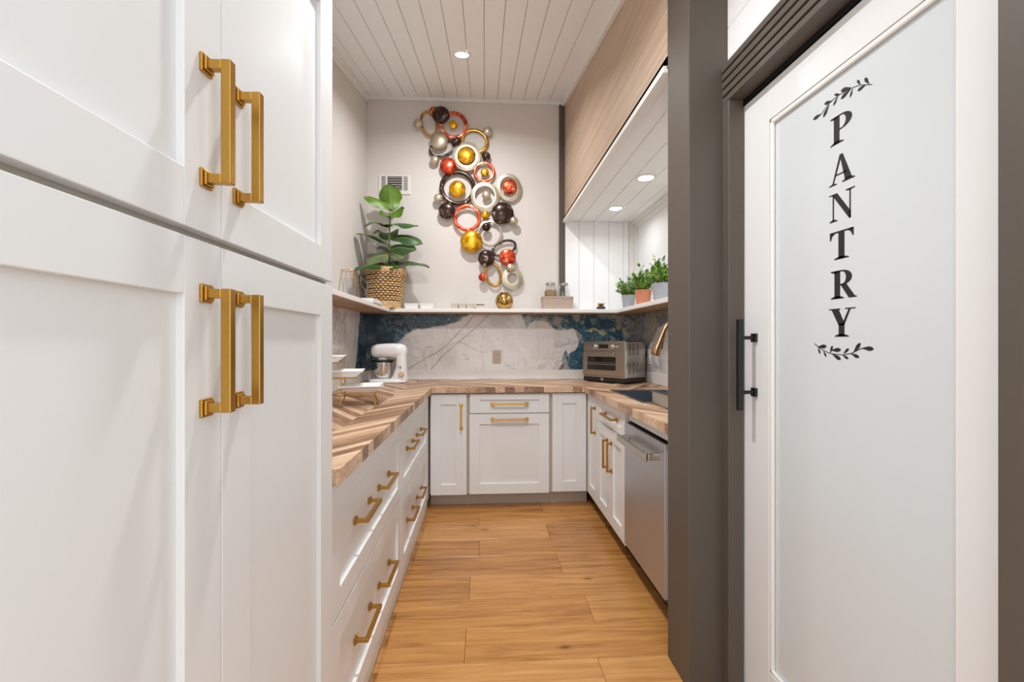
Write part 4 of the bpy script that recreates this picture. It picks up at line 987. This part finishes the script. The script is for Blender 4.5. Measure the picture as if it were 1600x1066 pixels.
for x, ry, rz, cz in ((-.138,.018,.018,.262),(-.136,.038,.034,.262),(-.122,.054,.05,.262),(-.09,.063,.058,.262),(-.02,.067,.062,.264),(.06,.067,.062,.265),(.115,.062,.06,.262),(.142,.05,.05,.255),(.152,.03,.03,.25)):
    hs.append(sup(x, 0, cz, ry, rz, 'x', e=2.8))
link('head', MB().loft(hs), 'appliance', mx, smooth=True)
bw = mc + Vector((-.045, 0, .036))
link('bowl', MB().lathe([(0,0),(.05,0),(.055,.006),(.07,.03),(.078,.07),(.08,.13),(.083,.133),(.08,.135),(.077,.13),(.074,.07),(.066,.032),(0,.008)], bw, 36), 'chrome', mx, smooth=True)
link('splash_ring', MB().lathe([(.05,.139),(.087,.139),(.087,.150),(.05,.155)], bw, 36, cap=False), 'blackplastic', mx, smooth=True)
link('beater_hub', MB().lathe([(0,.08),(.012,.08),(.014,.15),(.045,.156),(.045,.172),(0,.172)], bw, 24), 'appliance', mx, smooth=True)
kb_ = mc + Vector((.118, -.064, .075))
link('speed_knob', MB().lathe([(0,0),(.024,0),(.024,.012),(.019,.02),(0,.02)], kb_, 28, '-y'), paint('knob_rose_beige', (226, 202, 184), .35, .02), mx, smooth=True)
link('tilt_lever', MB().lathe([(0,0),(.009,0),(.009,.012),(0,.014)], mc+Vector((.11,-.056,.13)), 16, '-y'), 'steelh', mx, smooth=True)
link('lever_mark', MB().tube([mc+Vector((.075,-.0585,.145)), mc+Vector((.088,-.0595,.136)), mc+Vector((.096,-.0595,.136))], .002, 6), 'black', mx, smooth=True)

# ------------------------------------------------------------------ toaster oven
FL, FR_ = Vector((0.8525, 3.895)), Vector((1.116, 3.56))
fd = (FR_-FL); OL = fd.length; oa = math.atan2(fd.y, fd.x); OD, OH = 0.30, 0.345
oc = (FL+FR_)/2
ov = thing('toaster_oven', (oc.x, oc.y, CT), 'stainless steel toaster oven with dark window standing in the worktop corner', 'oven', rz=oa)
hw = OL/2; L_ = lambda n, mb, m, **k: link(n, mb, m, ov, world=False, **k)
L_('base', MB().box(-hw+.002, hw-.002, .0, OD, .006, .042), 'blackplastic', bevel=.006)
for sx in (-1, 1):
    for yy in (.03, OD-.03): L_('foot', MB().lathe([(0,0),(.014,0),(.014,.007),(0,.007)], (sx*(hw-.04), yy, .0003), 14), 'blackplastic')
body = L_('body', MB().box(-hw, hw, .008, OD, .042, OH), 'steelh', bevel=.008)
L_('control_panel', MB().box(-hw+.002, hw-.002, 0, .012, .262, OH-.003), 'steelh', bevel=.003)
dmb = MB(); fr(dmb, -hw+.05, hw-.085, .105, .215, -hw+.002, hw-.002, .06, .257, -.006, .008)
L_('door', dmb, 'steelh', bevel=.002)
L_('window', MB().box(-hw+.048, hw-.083, -.001, .003, .103, .217), 'ovenglass')
L_('rack', MB().box(-hw+.052, hw-.087, -.003, -.001, .150, .153).box(-hw+.052, hw-.087, -.003, -.001, .166, .1675), 'steel')
L_('door_handle', MB().box(-hw+.04, hw-.09, -.034, -.02, .226, .242).box(-hw+.05, -hw+.066, -.022, -.005, .227, .241).box(hw-.116, hw-.1, -.022, -.005, .227, .241), 'steelh', bevel=.003)
L_('lower_trim', MB().box(-hw+.001, hw-.001, -.002, .01, .044, .057), 'steelh', bevel=.002)
L_('display', MB().box(-.045, .05, -.003, .002, .285, .318), 'ovenglass', bevel=.001)
for x_ in (-.085, .088): L_('knob', MB().lathe([(0,0),(.02,0),(.02,.004),(.016,.006),(.015,.022),(0,.023)], (x_, 0, .3), 24, '-y'), 'chrome', smooth=True)
L_('button', MB().lathe([(0,0),(.009,0),(.009,.006),(0,.007)], (.132, 0, .3), 16, '-y'), 'chrome', smooth=True)
L_('badge', MB().lathe([(0,0),(.012,0),(.012,.004),(0,.005)], (-.01, 0, .028), 18, '-y'), 'chrome', smooth=True)
sl_ = MB()
for r_ in range(7):
    for q in range(3):
        for zb0 in (.085, .235):
            y_ = .05 + q*.055; z_ = zb0 + r_*.0125
            sl_.box(hw-.0005, hw+.0012, y_, y_+.032, z_, z_+.005)
L_('vent_slots', sl_, 'blackplastic')
L_('corner_strip', MB().box(hw-.012, hw+.0015, .006, .03, .045, OH-.003), 'chrome', bevel=.002)
